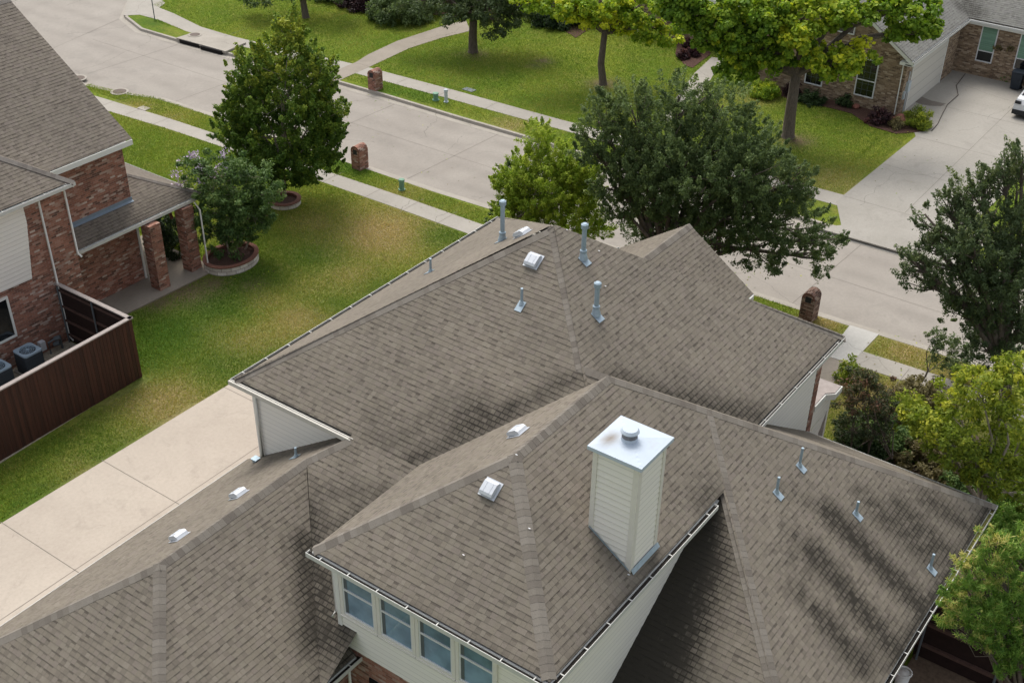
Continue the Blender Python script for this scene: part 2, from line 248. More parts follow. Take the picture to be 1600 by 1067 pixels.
# ---------------------------------------------------------------- mesh builder (coordinates are u, v, Z)
def tagit(o, label=None, cat=None, group=None, kind=None):
    for k, x in (("label", label), ("category", cat), ("group", group), ("kind", kind)):
        if x: o[k] = x
    return o
def empty(name, u, v, Z, label, cat, group=None):
    o = bpy.data.objects.new(name, None); COL.objects.link(o); o.location = (u, -v, Z); o.empty_display_size = .3
    return tagit(o, label, cat, group)
class MB:
    def __init__(s, *mats): s.v = []; s.f = []; s.m = []; s.uv = []; s.at = {}; s.mats = [MT.get(x, x) if isinstance(x, str) else x for x in mats]
    def poly(s, pts, mat=0, uvs=None, **attrs):
        pts = [np.array(p, float) for p in pts]; i = len(s.v); s.v += [tuple(p) for p in pts]; s.f.append(list(range(i, i+len(pts)))); s.m.append(mat)
        if uvs is None:
            n = np.cross(pts[1]-pts[0], pts[2]-pts[0]); a = np.abs(n)
            if a[2] >= a[0] and a[2] >= a[1]: uvs = [(p[0], p[1]) for p in pts]
            elif a[0] > a[1]: uvs = [(p[1], p[2]) for p in pts]
            else: uvs = [(p[0], p[2]) for p in pts]
        s.uv.append(uvs)
        for k, vals in attrs.items():
            d = s.at.setdefault(k, {}); 
            for j, x in enumerate(vals): d[i+j] = x
    def box(s, u0, u1, v0, v1, z0, z1, mat=0, top=None):
        P = [(u0, v0), (u1, v0), (u1, v1), (u0, v1)]
        s.poly([(a, b, z1) for a, b in P], mat if top is None else top); s.poly([(a, b, z0) for a, b in P[::-1]], mat)
        for i in range(4):
            a, b = P[i], P[(i+1) % 4]; s.poly([(*a, z0), (*b, z0), (*b, z1), (*a, z1)], mat)
    def prism(s, pts, z0, z1, mat=0, top=None):
        s.poly([(p[0], p[1], z1) for p in pts], mat if top is None else top)
        for i in range(len(pts)):
            a, b = pts[i], pts[(i+1) % len(pts)]; s.poly([(a[0], a[1], z0), (b[0], b[1], z0), (b[0], b[1], z1), (a[0], a[1], z1)], mat)
    def obox(s, c, ax, ay, az, hx, hy, hz, mat=0):
        c, ax, ay, az = [np.array(q, float) for q in (c, ax, ay, az)]
        K = lambda i, j, k: c+ax*hx*i+ay*hy*j+az*hz*k
        for q in [[(-1, -1, -1), (1, -1, -1), (1, 1, -1), (-1, 1, -1)], [(-1, -1, 1), (1, -1, 1), (1, 1, 1), (-1, 1, 1)], [(-1, -1, -1), (1, -1, -1), (1, -1, 1), (-1, -1, 1)],
                  [(-1, 1, -1), (1, 1, -1), (1, 1, 1), (-1, 1, 1)], [(-1, -1, -1), (-1, 1, -1), (-1, 1, 1), (-1, -1, 1)], [(1, -1, -1), (1, 1, -1), (1, 1, 1), (1, -1, 1)]]:
            s.poly([K(*x) for x in q], mat)
    def tube(s, path, rad, n=10, mat=0, cap=True, **at):
        path = [np.array(p, float) for p in path]; rad = [rad]*len(path) if isinstance(rad, (int, float)) else rad
        base = len(s.v)
        for i, p in enumerate(path):
            d = path[min(i+1, len(path)-1)]-path[max(i-1, 0)]; d = d/(np.linalg.norm(d)+1e-9)
            a = np.cross(d, (0, 0, 1.) if abs(d[2]) < .9 else (1., 0, 0)); a /= np.linalg.norm(a); b = np.cross(d, a)
            for j in range(n):
                t = 2*math.pi*j/n; s.v.append(tuple(p+rad[i]*(a*math.cos(t)+b*math.sin(t))))
        for i in range(len(path)-1):
            for j in range(n):
                q = [base+i*n+j, base+i*n+(j+1) % n, base+(i+1)*n+(j+1) % n, base+(i+1)*n+j]; s.f.append(q); s.m.append(mat); s.uv.append([(j/n, i), ((j+1)/n, i), ((j+1)/n, i+1), (j/n, i+1)])
        if cap:
            for k in (0, len(path)-1):
                q = [base+k*n+j for j in range(n)]; s.f.append(q); s.m.append(mat); s.uv.append([(0, 0)]*n)
    def build(s, name, parent=None, label=None, cat=None, group=None, kind=None, smooth=False):
        me = bpy.data.meshes.new(name); me.from_pydata([(a, -b, c) for a, b, c in s.v], [], s.f)
        for m in s.mats: me.materials.append(m)
        me.polygons.foreach_set("material_index", s.m)
        if smooth: me.polygons.foreach_set("use_smooth", [True]*len(s.f))
        uvl = me.uv_layers.new(name="UVMap"); fl = [c for q in s.uv for p in q for c in p]; uvl.data.foreach_set("uv", fl)
        for k, d in s.at.items():
            a = me.attributes.new(k, 'FLOAT', 'POINT'); arr = np.zeros(len(s.v), np.float32)
            for i, x in d.items(): arr[i] = x
            a.data.foreach_set("value", arr)
        me.update(); o = bpy.data.objects.new(name, me); COL.objects.link(o)
        if parent:
            o.parent = parent; o.matrix_parent_inverse = world(parent).inverted()
        return tagit(o, label, cat, group, kind)
def world(o):
    return (world(o.parent) @ o.matrix_parent_inverse @ o.matrix_basis) if o.parent else o.matrix_basis.copy()
def clip(poly, ax, val, keep_ge):
    out = []; n = len(poly)
    for i in range(n):
        a, b = poly[i], poly[(i+1) % n]; ia = (a[ax] >= val-1e-9) if keep_ge else (a[ax] <= val+1e-9); ib = (b[ax] >= val-1e-9) if keep_ge else (b[ax] <= val+1e-9)
        if ia: out.append(a)
        if ia != ib:
            t = (val-a[ax])/(b[ax]-a[ax]); out.append(a+t*(b-a))
    res = []
    for p in out:
        if not res or np.linalg.norm(p-res[-1]) > 1e-6: res.append(p)
    if len(res) > 1 and np.linalg.norm(res[0]-res[-1]) < 1e-6: res.pop()
    return res
def lap(mb, poly, O, es, et, h, th, cell=.45, stain=None, mat=0, wob=0.):
    """lapped courses on a convex planar polygon: each course a tilted strip with a real butt edge."""
    O, es, et = [np.array(q, float) for q in (O, es, et)]; n = np.cross(es, et); n /= np.linalg.norm(n)
    if n[2] < 0 or (abs(n[2]) < 1e-6 and False): n = -n
    if abs(n[2]) < 1e-6:
        if (CAM-O)@n < 0: n = -n
    st = [np.array([(np.array(p, float)-O)@es, (np.array(p, float)-O)@et]) for p in poly]
    t0, t1 = min(p[1] for p in st), max(p[1] for p in st)
    for k in range(int(math.floor(t0/h)), int(math.ceil(t1/h))):
        band = clip(clip(st, 1, k*h, True), 1, (k+1)*h, False)
        if len(band) < 3: continue
        s0, s1 = min(p[0] for p in band), max(p[0] for p in band); nc = max(1, int((s1-s0)/cell)) if stain or wob else 1
        for j in range(nc):
            a, b = s0+(s1-s0)*j/nc, s0+(s1-s0)*(j+1)/nc
            c = clip(clip(band, 0, a, True), 0, b, False) if nc > 1 else band
            if len(c) < 3: continue
            P3 = []
            for p in c:
                fr = min(1., max(0., p[1]/h-k)); w = wob*math.sin(p[0]*3.1+k*1.7)*math.sin(p[0]*.9+k*.31) if wob else 0
                P3.append(O+es*p[0]+et*p[1]+n*(th*(1-fr)+w*(1-fr)))
            kw = dict(stain=[stain(q) for q in P3]) if stain else {}
            mb.poly(P3, mat, [tuple(p) for p in c], **kw)
            lo = [(p, q) for p, q in zip(c, P3) if abs(p[1]-k*h) < 1e-6]
            if len(lo) >= 2:
                lo.sort(key=lambda z: z[0][0]); (p, q), (p2, q2) = lo[0], lo[-1]
                kw = dict(stain=[stain(q), stain(q2)]*2) if stain else {}
                mb.poly([q, q2, q2-n*(th+.004), q-n*(th+.004)], mat, [tuple(p), tuple(p2), tuple(p2), tuple(p)], **kw)
def segs(plane_nk, L):
    """stain and painted-shadow strokes given by photo points on a roof plane -> function of the 3-D point."""
    n, k = plane_nk; S = []
    for (a, b, r, w) in L:
        A = onp(*a, n, k) if len(a) == 2 else np.array(a, float); B = onp(*b, n, k) if len(b) == 2 else np.array(b, float); S.append((A[:2], B[:2], r, w))
    def f(q):
        q = np.array(q[:2]); x = 0.
        for A, B, r, w in S:
            d = B-A; t = min(1, max(0, (q-A)@d/(d@d+1e-9))); e = np.linalg.norm(q-(A+t*d))/r
            if e < 2.2: x = max(x, w*math.exp(-(e*e)*1.1))
        return x
    return f
# roof planes: Z = a + b*u + c*v
S_ = .672
def plane(mb, abc, pts, stain_shadow_strokes=None, h=.137, mat=0, th=.006):
    a, b, c = abc; up = np.array([b, c]); up = up/np.linalg.norm(up); g = math.hypot(b, c)
    et = np.array([up[0], up[1], g])/math.sqrt(1+g*g); es = np.array([-up[1], up[0], 0.])
    P3 = [(u, v, a+b*u+c*v) for u, v in pts]; O = np.array([0, 0, a])
    st = segs(((-b, -c, 1), a), stain_shadow_strokes) if stain_shadow_strokes else (lambda q: 0.)
    lap(mb, P3, O, es, et, h, th, .4, st, mat, .003)
def capline(mb, P, Q, inner1, inner2, w=.175, e=.155, mat=0):
    P, Q = np.array(P, float), np.array(Q, float); d = Q-P; L = np.linalg.norm(d); d /= L
    def side(I):
        I = np.array(I, float)-P; I = I-d*(I@d); return I/np.linalg.norm(I)
    a, b = side(inner1), side(inner2); up = -(a+b); up /= np.linalg.norm(up)
    if up[2] < 0: up = -up
    n = int(L/e); k0 = random.random()*50
    for i in range(n):
        p0 = P+d*(L*i/n); p1 = P+d*(L*(i+1)/n+.02); l0, l1 = .016, .011
        for X in (a, b):
            mb.poly([p0+up*(l0+.012), p0+X*w+up*l0, p1+X*w+up*l1, p1+up*(l1+.012)], mat, [(0, i+k0-k0 % 1), (1, i+k0-k0 % 1), (1, i+.98+k0-k0 % 1), (0, i+.98+k0-k0 % 1)])
            mb.poly([p0+up*(l0+.012), p0+X*w+up*l0, p0+X*w-up*.01, p0-up*.01], mat, [(0, i+.9)]*4)
            mb.poly([p0+X*w+up*l0, p1+X*w+up*l1, p1+X*w-up*.02, p0+X*w-up*.02], mat, [(0, i+.9)]*4)
def gutter(parent, axis, fixed, a0, a1, side, Z, name="gutter", fill='debris', w=.11, straps=True, label=None):
    """U-shaped eaves gutter: fixed = roof edge, side = outward sign."""
    mb = MB('gut', fill)
    def bx(f0, f1, b0, b1, z0, z1, m=0):
        f0, f1 = sorted((f0, f1))
        if axis == 'u': mb.box(b0, b1, f0, f1, z0, z1, m)
        else: mb.box(f0, f1, b0, b1, z0, z1, m)
    o = fixed+side*w
    bx(o-side*.014, o, a0, a1, Z-.11, Z+.012); bx(fixed-side*.03, o-side*.014, a0, a1, Z-.11, Z-.10)
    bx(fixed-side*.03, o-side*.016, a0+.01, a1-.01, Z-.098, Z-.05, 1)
    for e in (a0, a1-.012): bx(fixed-side*.03, o-side*.014, e, e+.012, Z-.098, Z+.008)
    if straps:
        n = max(1, int((a1-a0)/.82))
        for i in range(n):
            x = a0+(i+.5)*(a1-a0)/n; bx(fixed-side*.02, o-side*.013, x-.012, x+.012, Z+.006, Z+.016)
    return mb.build(name, parent, label)
# ================================================================ THE SETTING
# ground
NC = [(20.5, -62), (20.6, -50), (21.33, -37.2), (20.63, -34.1), (21.0, -31.8), (21.75, -29.5), (21.85, -25.6), (21.9, -18), (21.95, -11), (22.1, -7.8), (22.4, 5), (22.55, 9), (22.7, 12.1), (23, 20), (23.4, 60)]
FC = [(60, -51), (42, -49), (35, -46.2), (31.6, -43.6), (29.35, -41.5), (28.45, -39), (28.5, -36), (28.7, -32), (29.3, -24), (29.4, -20.4), (29.4, -15.7), (29.5, -11), (29.75, 5), (30.05, 10), (30.5, 20), (31, 60)]
mb = MB('soil'); mb.box(-260, 420, -380, 320, -1.2, -.30); mb.build("ground", kind="structure")
mb = MB('street', 'joint'); mb.box(-200, 300, -75, -40, -.5, -.142); street_poly = NC+FC[::-1]
for i in range(len(NC)-1): pass
def strip_between(A, B, z, mb, mat=0, n=60):
    def samp(L, t):
        d = [0]; [d.append(d[-1]+math.dist(L[i], L[i+1])) for i in range(len(L)-1)]
        x = t*d[-1]
        for i in range(len(L)-1):
            if x <= d[i+1]+1e-9: q = (x-d[i])/(d[i+1]-d[i]); return (L[i][0]+q*(L[i+1][0]-L[i][0]), L[i][1]+q*(L[i+1][1]-L[i][1]))
        return L[-1]
    for i in range(n):
        a, b, c, d = samp(A, i/n), samp(A, (i+1)/n), samp(B, (i+1)/n), samp(B, i/n); mb.poly([(*a, z), (*b, z), (*c, z), (*d, z)], mat)
mb.poly([(17, -41, -.138), (17, 70, -.138), (34, 70, -.138), (34, -41, -.138)])
mb.build("street", kind="structure")
mj = MB('joint')
def jline(mb, p, q, z, w=.022):
    p, q = np.array(p[:2], float), np.array(q[:2], float); d = (q-p)/np.linalg.norm(q-p); n = np.array([-d[1], d[0]])*w/2
    mb.poly([(*(p+n), z), (*(q+n), z), (*(q-n), z), (*(p-n), z)])
for v in (-35.5, -28.6, -19.5, -12.8, -6.3, .4, 6.6, 13.2, 20.): jline(mj, (21.9, v-.15), (29.8, v+.15), -.134, .03)
jline(mj, (25.7, -40), (25.8, 55), -.134, .022); jline(mj, (-30, -49.3), (70, -50.2), -.138, .03); jline(mj, (22.5, -40.4), (29.2, -41.8), -.134)
for u in (12, 32, 44): jline(mj, (u, -60), (u+.2, -42), -.138)
mj.build("street_joint", kind="structure")
# lawns as a gridded sheet with kerb edge; dry, lush, painted-shadow and bare patches sit where the photo has them
PATCH = dict(
 dry=[((600, 365), 2.6, 1.), ((560, 380), 2.6, .6), ((520, 440), 2., .5), ((545, 430), 1.6, .7), ((440, 520), 1.8, .5), ((480, 500), 1.6, .8), ((415, 470), 1.2, .5), ((380, 540), 1.5, .7), ((260, 630), 2., .8), ((340, 520), 1.2, .6), ((560, 330), 1.5, .5), ((500, 350), 1.3, .5), ((650, 380), 1., .7),
      ((205, 690), 1.3, .4), ((130, 740), 1.2, .5), ((690, 200), 1.2, .5), ((800, 195), 1.2, .6), ((640, 300), 1.2, .4), ((215, 165), 1., .7), ((260, 185), 1., .5), ((1290, 500), .9, .8), ((1420, 550), 1.6, .9), ((1480, 600), 2., .8), ((1300, 285), 2., .5), ((1180, 150), 1.5, .4), ((1390, 640), 2.5, .9), ((1440, 700), 2.5, 1.)],
 lush_shadow=[((270, 520), 2.3, 1.), ((330, 480), 1.8, .9), ((230, 560), 1.5, .9), ((60, 790), 1.6, .8), ((180, 710), 1.3, .7), ((400, 430), 1.5, .6), ((350, 560), 1.4, .7), ((480, 400), 1.3, .7), ((520, 480), 1.4, .6), ((420, 560), 1.1, .5), ((600, 450), 1.3, .7), ((690, 370), 1.1, .6),  # entries by the fence paint its shadow into the grass colour
       ((560, 258), 1.3, .8), ((530, 250), 1.1, .8), ((605, 140), 1.4, .6), ((660, 150), 1.4, .6), ((235, 35), 1., .8)],
 bare=[((290, 455), 1.3, .9), ((250, 470), .9, .9), ((330, 445), .8, .9), ((850, 96), .5, 1.), ((838, 103), .4, 1.), ((942, 132), .9, 1.), ((745, 85), .8, .7), ((1245, 220), .9, 1.), ((395, 445), .6, .6)])
PG = {k: [(gp(*p)[:2], r, w) for p, r, w in L] for k, L in PATCH.items()}
def pfun(k, u, v):
    x = 0.
    for c, r, w in PG[k]:
        e = math.hypot(u-c[0], v-c[1])/r
        if e < 2: x = max(x, w*math.exp(-e*e))
    return x
def inside(p, poly):
    c = False; j = len(poly)-1
    for i in range(len(poly)):
        a, b = poly[i], poly[j]
        if (a[1] > p[1]) != (b[1] > p[1]) and p[0] < (b[0]-a[0])*(p[1]-a[1])/(b[1]-a[1])+a[0]: c = not c
        j = i
    return c
def edge_u(L, v):
    for i in range(len(L)-1):
        a, b = L[i], L[i+1]
        if a[1] <= v <= b[1]: return a[0]+(b[0]-a[0])*(v-a[1])/(b[1]-a[1]) if b[1] > a[1] else a[0]
    return L[-1][0]
def lawn(name, side):
    mb = MB('grass'); L = NC if side < 0 else FC
    vs = sorted(set([round(x, 3) for x in np.arange(-39.5 if side < 0 else -50.9, 34, .55)]+[p[1] for p in L if -51 <= p[1] <= 34]+[60.]))
    if side < 0: vs = [v for v in vs if v >= -60]; vs = [-62., -50.]+vs
    for i in range(len(vs)-1):
        v0, v1 = vs[i], vs[i+1]; e0, e1 = edge_u(L, v0)+side*.15, edge_u(L, v1)+side*.15
        us = list(np.concatenate([[0, .5], np.arange(1., 42, .6), [60, 130]]))
        for j in range(len(us)-1):
            P = [(e0+side*us[j], v0), (e0+side*us[j+1], v0), (e1+side*us[j+1], v1), (e1+side*us[j], v1)]
            mb.poly([(*p, 0) for p in P], 0, None, **{k: [pfun(k, *p) for p in P] for k in PG})
    return mb
lawn("l", -1).build("lawn", kind="structure"); lawn("l", 1).build("lawn", kind="structure")
def kerb(L, side):
    mb = MB('kerb'); P = [np.array(p, float) for p in L]
    off = []
    for i in range(len(P)):
        d = P[min(i+1, len(P)-1)]-P[max(0, i-1)]; d /= np.linalg.norm(d); n = np.array([d[1], -d[0]])*side
        off.append(n)
    for i in range(len(P)-1):
        a, b, na, nb = P[i], P[i+1], off[i], off[i+1]; w = .16
        A2, B2 = a+na*w, b+nb*w
        mb.poly([(*a, .008), (*b, .008), (*B2, .008), (*A2, .008)]); g1, g2 = a-na*.04, b-nb*.04
        mb.poly([(*a, .008), (*b, .008), (*g2, -.15), (*g1, -.15)]); mb.poly([(*A2, .008), (*B2, .008), (*B2, -.2), (*A2, -.2)])
        mb.poly([(*g1, -.131), (*g2, -.131), (*(g2-nb*.35), -.131), (*(g1-na*.35), -.131)])
    mb.build("kerb", kind="structure")
s = 1
kerb(NC, -1); kerb(FC, 1)
def slab(name, pts, Z=.012, mat='walk', joints=(), thick=.06):
    mb = MB(mat, 'joint'); mb.prism([(p[0], p[1]) for p in pts], Z-thick, Z)
    for a, b in joints: 
        a, b = np.array(a, float)[:2], np.array(b, float)[:2]; d = (b-a)/np.linalg.norm(b-a); n = np.array([-d[1], d[0]])*.011
        mb.poly([(*(a+n), Z+.004), (*(b+n), Z+.004), (*(b-n), Z+.004), (*(a-n), Z+.004)], 1)
    return mb.build(name, kind="structure")
NSW = [((18.6, -33.5), (19.7, -34.2)), ((18.9, -30.5), (19.9, -31.8)), ((19.25, -26), (20.2, -26.6)), ((19.35, -22.9), (20.3, -22.9)), ((19.45, -15.7), (20.45, -15.7)), ((19.5, -11.1), (20.55, -11.1)), ((19.5, -7), (20.55, -7)), ((19.7, 0), (20.75, 0)), ((19.9, 9.2), (20.95, 9.2)), ((20.1, 13), (21.15, 13)), ((20.4, 25), (21.45, 25)), ((21, 60), (22, 60))]
poly = [a for a, b in NSW]+[b for a, b in NSW[::-1]]
slab("sidewalk", poly, .012, 'walk', [((19.2, v), (20.9, v)) for v in (-31, -29.1, -27, -23.4, -21, -18, -15.6, -13, -10.8, -8.8, -6.5, -3, 0, 3, 6, 9.2, 12, 15)])
FSW = [((30.1, -41.3), (31.9, -42.2)), ((30.2, -39.4), (31.6, -39.7)), ((29.8, -36.5), (30.9, -36.4)), ((29.85, -33.6), (30.9, -33.4)), ((30.3, -28.5), (31.4, -28.5)), ((30.8, -24.15), (31.95, -24.15)), ((31.05, -18.3), (32.2, -18.3)), ((31.25, -11.8), (32.35, -11.8)), ((31.8, 3.6), (33.0, 3.6)), ((32.2, 20), (33.4, 20)), ((32.6, 60), (33.9, 60))]
poly = [a for a, b in FSW]+[b for a, b in FSW[::-1]]
slab("sidewalk", poly, .012, 'walk', [((30 if v < -25 else 31., v), (32.4, v)) for v in (-34, -31, -28, -21, -18.1, -15, -12.2, -9, -6, -3, 0)])
slab("footpath", [(29.4, -41.7), (31.6, -44.0), (33.4, -43.2), (32.6, -41.6), (30.6, -40.6)], .016, 'walk')
slab("footpath", [gp(*q) for q in [(505, 119), (531, 126), (580, 104), (640, 76), (690, 60), (735, 49), (728, 32), (690, 42), (620, 65), (575, 86), (556, 98)]], .018, 'walkd')
slab("footpath", [(19.9, 9.2), (19.95, 10.15), (22.5, 10.2), (22.45, 9.05)], .018, 'walkb')
slab("footpath", [(12.5, 9.2), (12.5, 10.3), (19.9, 10.1), (19.9, 9.2)], .014, 'walkd')
slab("footpath", [gp(*q) for q in [(1070, 135), (1085, 115), (1112, 90), (1135, 93), (1118, 112), (1100, 142), (1060, 190), (1030, 190)]], .014, 'walk')
slab("driveway", [(-34, -7.03), (5.45, -6.9), (5.45, 1), (-34, 1)], .014, 'drive', [((5.2, -6.9), (5.2, .2)), ((.0, -7.0), (.0, .2)), ((-3.75, -7.0), (-3.75, .2)), ((-7.6, -7.0), (-7.6, .2)), ((-11.5, -7), (-11.5, .2)), ((-30, -3.5), (5.3, -3.5))])
slab("driveway", [(29.2, 4.6), (30.1, 5.4), (32.2, 4.25), (41.63, 4.45), (43.3, 3.6), (43.5, 2.6), (52.2, 2.6), (52.2, 16), (42, 15), (41, 10.3), (32.4, 9.9), (30.1, 10.6), (29.4, 11.2)], .016, 'drive_f', [((41.6, 4.5), (41.6, 14)), ((37.4, 4.4), (37.4, 10)), ((32.9, 4.3), (32.9, 10)), ((46.5, 3), (46.5, 15)), ((33, 7.2), (52, 7.2))])
slab("patio", [(3.9, -15.1), (3.9, -13.55), (10.35, -13.35), (10.9, -13.6), (10.9, -18), (8.9, -18), (8.8, -15.1)], .05, 'walkd', thick=.2)
mb = MB('drive_f'); mb.poly([(29.75, 5.0, .014), (29.95, 10.7, .014), (29.3, 11.2, -.132), (29.1, 4.4, -.132)]); mb.build("driveway_apron", kind="structure")
def bed(name, pts, Z=.03, mat='mulch'):
    mb = MB(mat); mb.prism([(p[0], p[1]) for p in pts], Z-.1, Z); return mb.build(name, kind="structure")
bed("mulch_bed", [gp(*q) for q in [(1190, 140), (1240, 158), (1290, 168), (1330, 178), (1360, 198), (1400, 210), (1445, 206), (1448, 190), (1425, 180), (1410, 176), (1330, 150), (1240, 128), (1190, 120)]])
bed("mulch_bed", [gp(*q) for q in [(1055, 85), (1070, 103), (1082, 107), (1110, 86), (1112, 60), (1060, 62)]])
bed("mulch_bed", [gp(*q) for q in [(1112, 112), (1175, 120), (1190, 100), (1140, 92)]], .028)
bed("mulch_bed", [gp(*q) for q in [(515, 0), (530, 12), (590, 22), (640, 26), (760, 20), (850, 30), (900, 60), (930, 40), (900, -30), (500, -40)]])
bed("mulch_bed", [gp(*q) for q in [(1495, 100), (1600, 128), (1600, 110), (1500, 88)]], .035)
bed("gravel_bed", [(-9, -13.75), (3.85, -13.75), (3.85, -9.75), (-9, -9.1)], .025, 'gravel')
bed("mulch_bed", [(11.4, 12.4), (16.5, 12.6), (18.5, 15), (15, 24), (3, 24), (3, 17.6), (11.2, 17.6)], .02, 'soil')
# ================================================================ OUR HOUSE
H = empty("brick_house", 4, 8, 0, "big foreground house with brown shingled hip roofs, cream siding and a boxed chimney", "house")
# --- upper pyramid roof
r1 = MB('shingle'); V1 = (6., S_, 0); V2 = (6., 0, S_); V3p = (6+S_*12.24, 0, -S_); V4 = (6+S_*12, -S_, 0)
plane(r1, V1, [(.08, .0), (.08, 12.2), (6, 6.12)], [((735, 650), (720, 672), .55, .75), ((690, 640), (600, 700), .35, .35), ((860, 600), (905, 590), .22, .6), ((800, 640), (870, 605), .25, .6), ((740, 672), (800, 640), .3, .9), ((640, 720), (740, 672), .3, .7), ((560, 770), (650, 725), .35, .75), ((585, 650), (560, 740), .3, .3)])
plane(r1, V1, [(3.34, 8.835), (3.34, 9.57), (2.63, 9.57)], None)
plane(r1, V2, [(0, .08), (12, .08), (6, 6.05)])
plane(r1, V3p, [(0, 12.16), (12, 12.16), (6, 6.12)], [((960, 592), (1080, 628), .28, .8), ((1080, 628), (1195, 652), .38, .8), ((1060, 590), (1150, 640), .35, .3), ((1310, 540), (1200, 650), .2, .45)])
plane(r1, V4, [(11.92, 0), (11.92, 12.24), (6, 6.12)])
plane(r1, V1, [(0.08, 4.22), (-.81, 3.45), (-4.62, 7.23), (-3.2, 7.23), (.08, 7.23)], [((483, 745), (481, 800), .2, .25), ((482, 800), (486, 870), .4, .95), ((490, 880), (500, 990), .75, .9), ((540, 850), (520, 1000), .7, .9), ((500, 770), (600, 770), .3, .4), ((520, 830), (600, 775), .3, .6), ((545, 700), (530, 760), .3, .25)])
plane(r1, V1, [(.08, 7.23), (-2.9, 7.23), (-2.9, 8.6), (.08, 8.6)])
R1 = r1.build("roof", H)
c1 = MB('cap'); P1 = (6, 6.12, 10.03)
capline(c1, (.05, .05, 6.03), P1, (6, 0, 6), (0, 6, 6)); capline(c1, (12, .0, 6), P1, (6, 0, 6), (12, 6, 6)); capline(c1, (12, 12.24, 6), P1, (12, 6, 6), (6, 12.24, 6))
capline(c1, (3.3, 8.87, 8.22), P1, (0, 6, 6), (6, 12.24, 6), .16); capline(c1, (3.34, 9.56, 8.27), (3.34, 8.8, 8.25), (0, 9.2, 6), (6, 9.2, 6.5))
capline(c1, (-.81, 3.42, 5.456), (0, 4.22, 6.0), (-2, 4, 4.6), (0, 1, 3.8))
c1.build("ridge_cap", R1)
mb = MB('fasc'); mb.box(.02, 11.98, .02, 12.2, 5.84, 5.9); mb.box(.0, .03, 0.0, 4.3, 5.82, 6.02); mb.box(11.97, 12., 0, 12.2, 5.82, 6.0); mb.box(.03, 11.97, 12.17, 12.2, 5.82, 6.0); mb.box(.03, 11.97, .03, .05, 5.82, 6.); mb.build("soffit", R1)
gutter(H, 'u', .0, 0.02, 12., -1, 6.0, straps=True, w=.10); gutter(H, 'u', 12.16, 6.5, 12., 1, 6.0)
mb = MB('fasc'); mb.box(-.06, .0, -.1, 4.25, 5.88, 6.0); mb.build("gutter", H)
# --- middle hip roof with the chimney
r2 = MB('shingle'); zr = 8.274; M1 = (6.064+S_*3.738, S_, 0); M2 = (6.064-S_*6.288, 0, S_); M3 = (zr+S_*9.577, 0, -S_); M4 = (zr+S_*3.306, -S_, 0)
e = .1
plane(r2, M1, [(-3.738+e, 6.288+e), (-3.738+e, 12.866-e), (-.449, 9.577)], [((490, 870), (848, 1062), .12, .45)])
plane(r2, M2, [(-3.738+e, 6.288+e), (.12, 6.288+e), (3.34, 9.577), (-.449, 9.577)], [((620, 745), (545, 800), .1, .3)])
plane(r2, M3, [(-.449, 9.577), (3.306, 9.577), (6.5, 12.766), (-3.638, 12.766)], [((1112, 762), (1100, 790), .35, .5), ((1040, 860), (880, 1050), .12, .4), ((925, 800), (930, 770), .2, .5), ((1010, 880), (1025, 860), .18, .4)])
plane(r2, M4, [(3.34, 8.87), (3.34, 9.60), (5.57, 11.84), (6.3, 11.84)])
R2 = r2.build("roof", H)
c2 = MB('cap')
capline(c2, (-3.62, 6.4, 6.14), (-.449, 9.577, zr), (-3, 10, 6.5), (0, 6.5, 6.2)); capline(c2, (-3.6, 12.73, 6.15), (-.449, 9.577, zr), (-3, 9, 6.5), (0, 12.8, 6.1), .17)
capline(c2, (-.449, 9.577, zr), (3.33, 9.577, zr), (1, 6.5, 6.2), (1, 12.8, 6.1)); c2.build("ridge_cap", R2)
mb = MB('trim'); mb.box(-3.62, 3.5, 6.42, 12.75, 5.9, 5.96); mb.box(-3.65, -3.62, 6.4, 12.75, 5.9, 6.07); mb.box(-3.62, 3.2, 12.75, 12.77, 5.9, 6.07); mb.box(-3.62, .1, 6.38, 6.40, 5.9, 6.07); mb.build("soffit", R2)
gutter(H, 'v', -3.65, 6.3, 12.86, -1, 6.075); gutter(H, 'u', 12.78, -3.73, 3.15, 1, 6.075)
# --- right-hand lower roof
r3 = MB('shingle'); q1 = (3.64, 12.88)
STR = [((1225, 765), (1298, 803), 0.198, 0.49), ((1298, 803), (1446, 955), 0.378, 1.19), ((1229, 824), (1270, 862), 0.198, 0.70), ((1270, 862), (1394, 1010), 0.378, 1.12), ((1243, 920), (1290, 970), 0.225, 0.98), ((1290, 970), (1346, 1037), 0.378, 0.98),
       ((1346, 772), (1375, 800), 0.270, 0.77), ((1375, 800), (1456, 872), 0.450, 0.77), ((1408, 793), (1497, 879), 0.405, 0.84), ((1450, 780), (1520, 830), 0.405, 0.77), ((1552, 795), (1400, 1040), 0.270, 1.05), ((1395, 985), (1350, 1040), 0.450, 0.49), ((1230, 860), (1260, 900), 0.180, 0.42)]
plane(r3, M3, [(3.6, 12.766), (6.5, 12.766), (11.21, 17.48), (-1.0, 17.48)], STR)
R_U = (2.9+S_*1.08, S_, 0)
plane(r3, R_U, [(-.98, 12.45), (3.7, 12.45), (3.66, 12.84), (-.98, 17.48)], [((3.9, 12.3, 0), (-1.6, 12.6, 0), .75, 2.4), ((2.2, 12.9, 0), (-1.3, 13.6, 0), .85, 1.5), ((.6, 13.6, 0), (-1.2, 14.6, 0), .7, .35)])  # band along the wall foot paints the wall's soft shadow plus staining
plane(r3, M4, [(5.57, 11.86), (11.21, 11.86), (11.21, 17.45)], [((1200, 662), (1400, 735), .2, .5), ((1380, 718), (1555, 785), .2, .6)])
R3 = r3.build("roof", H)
c3 = MB('cap')
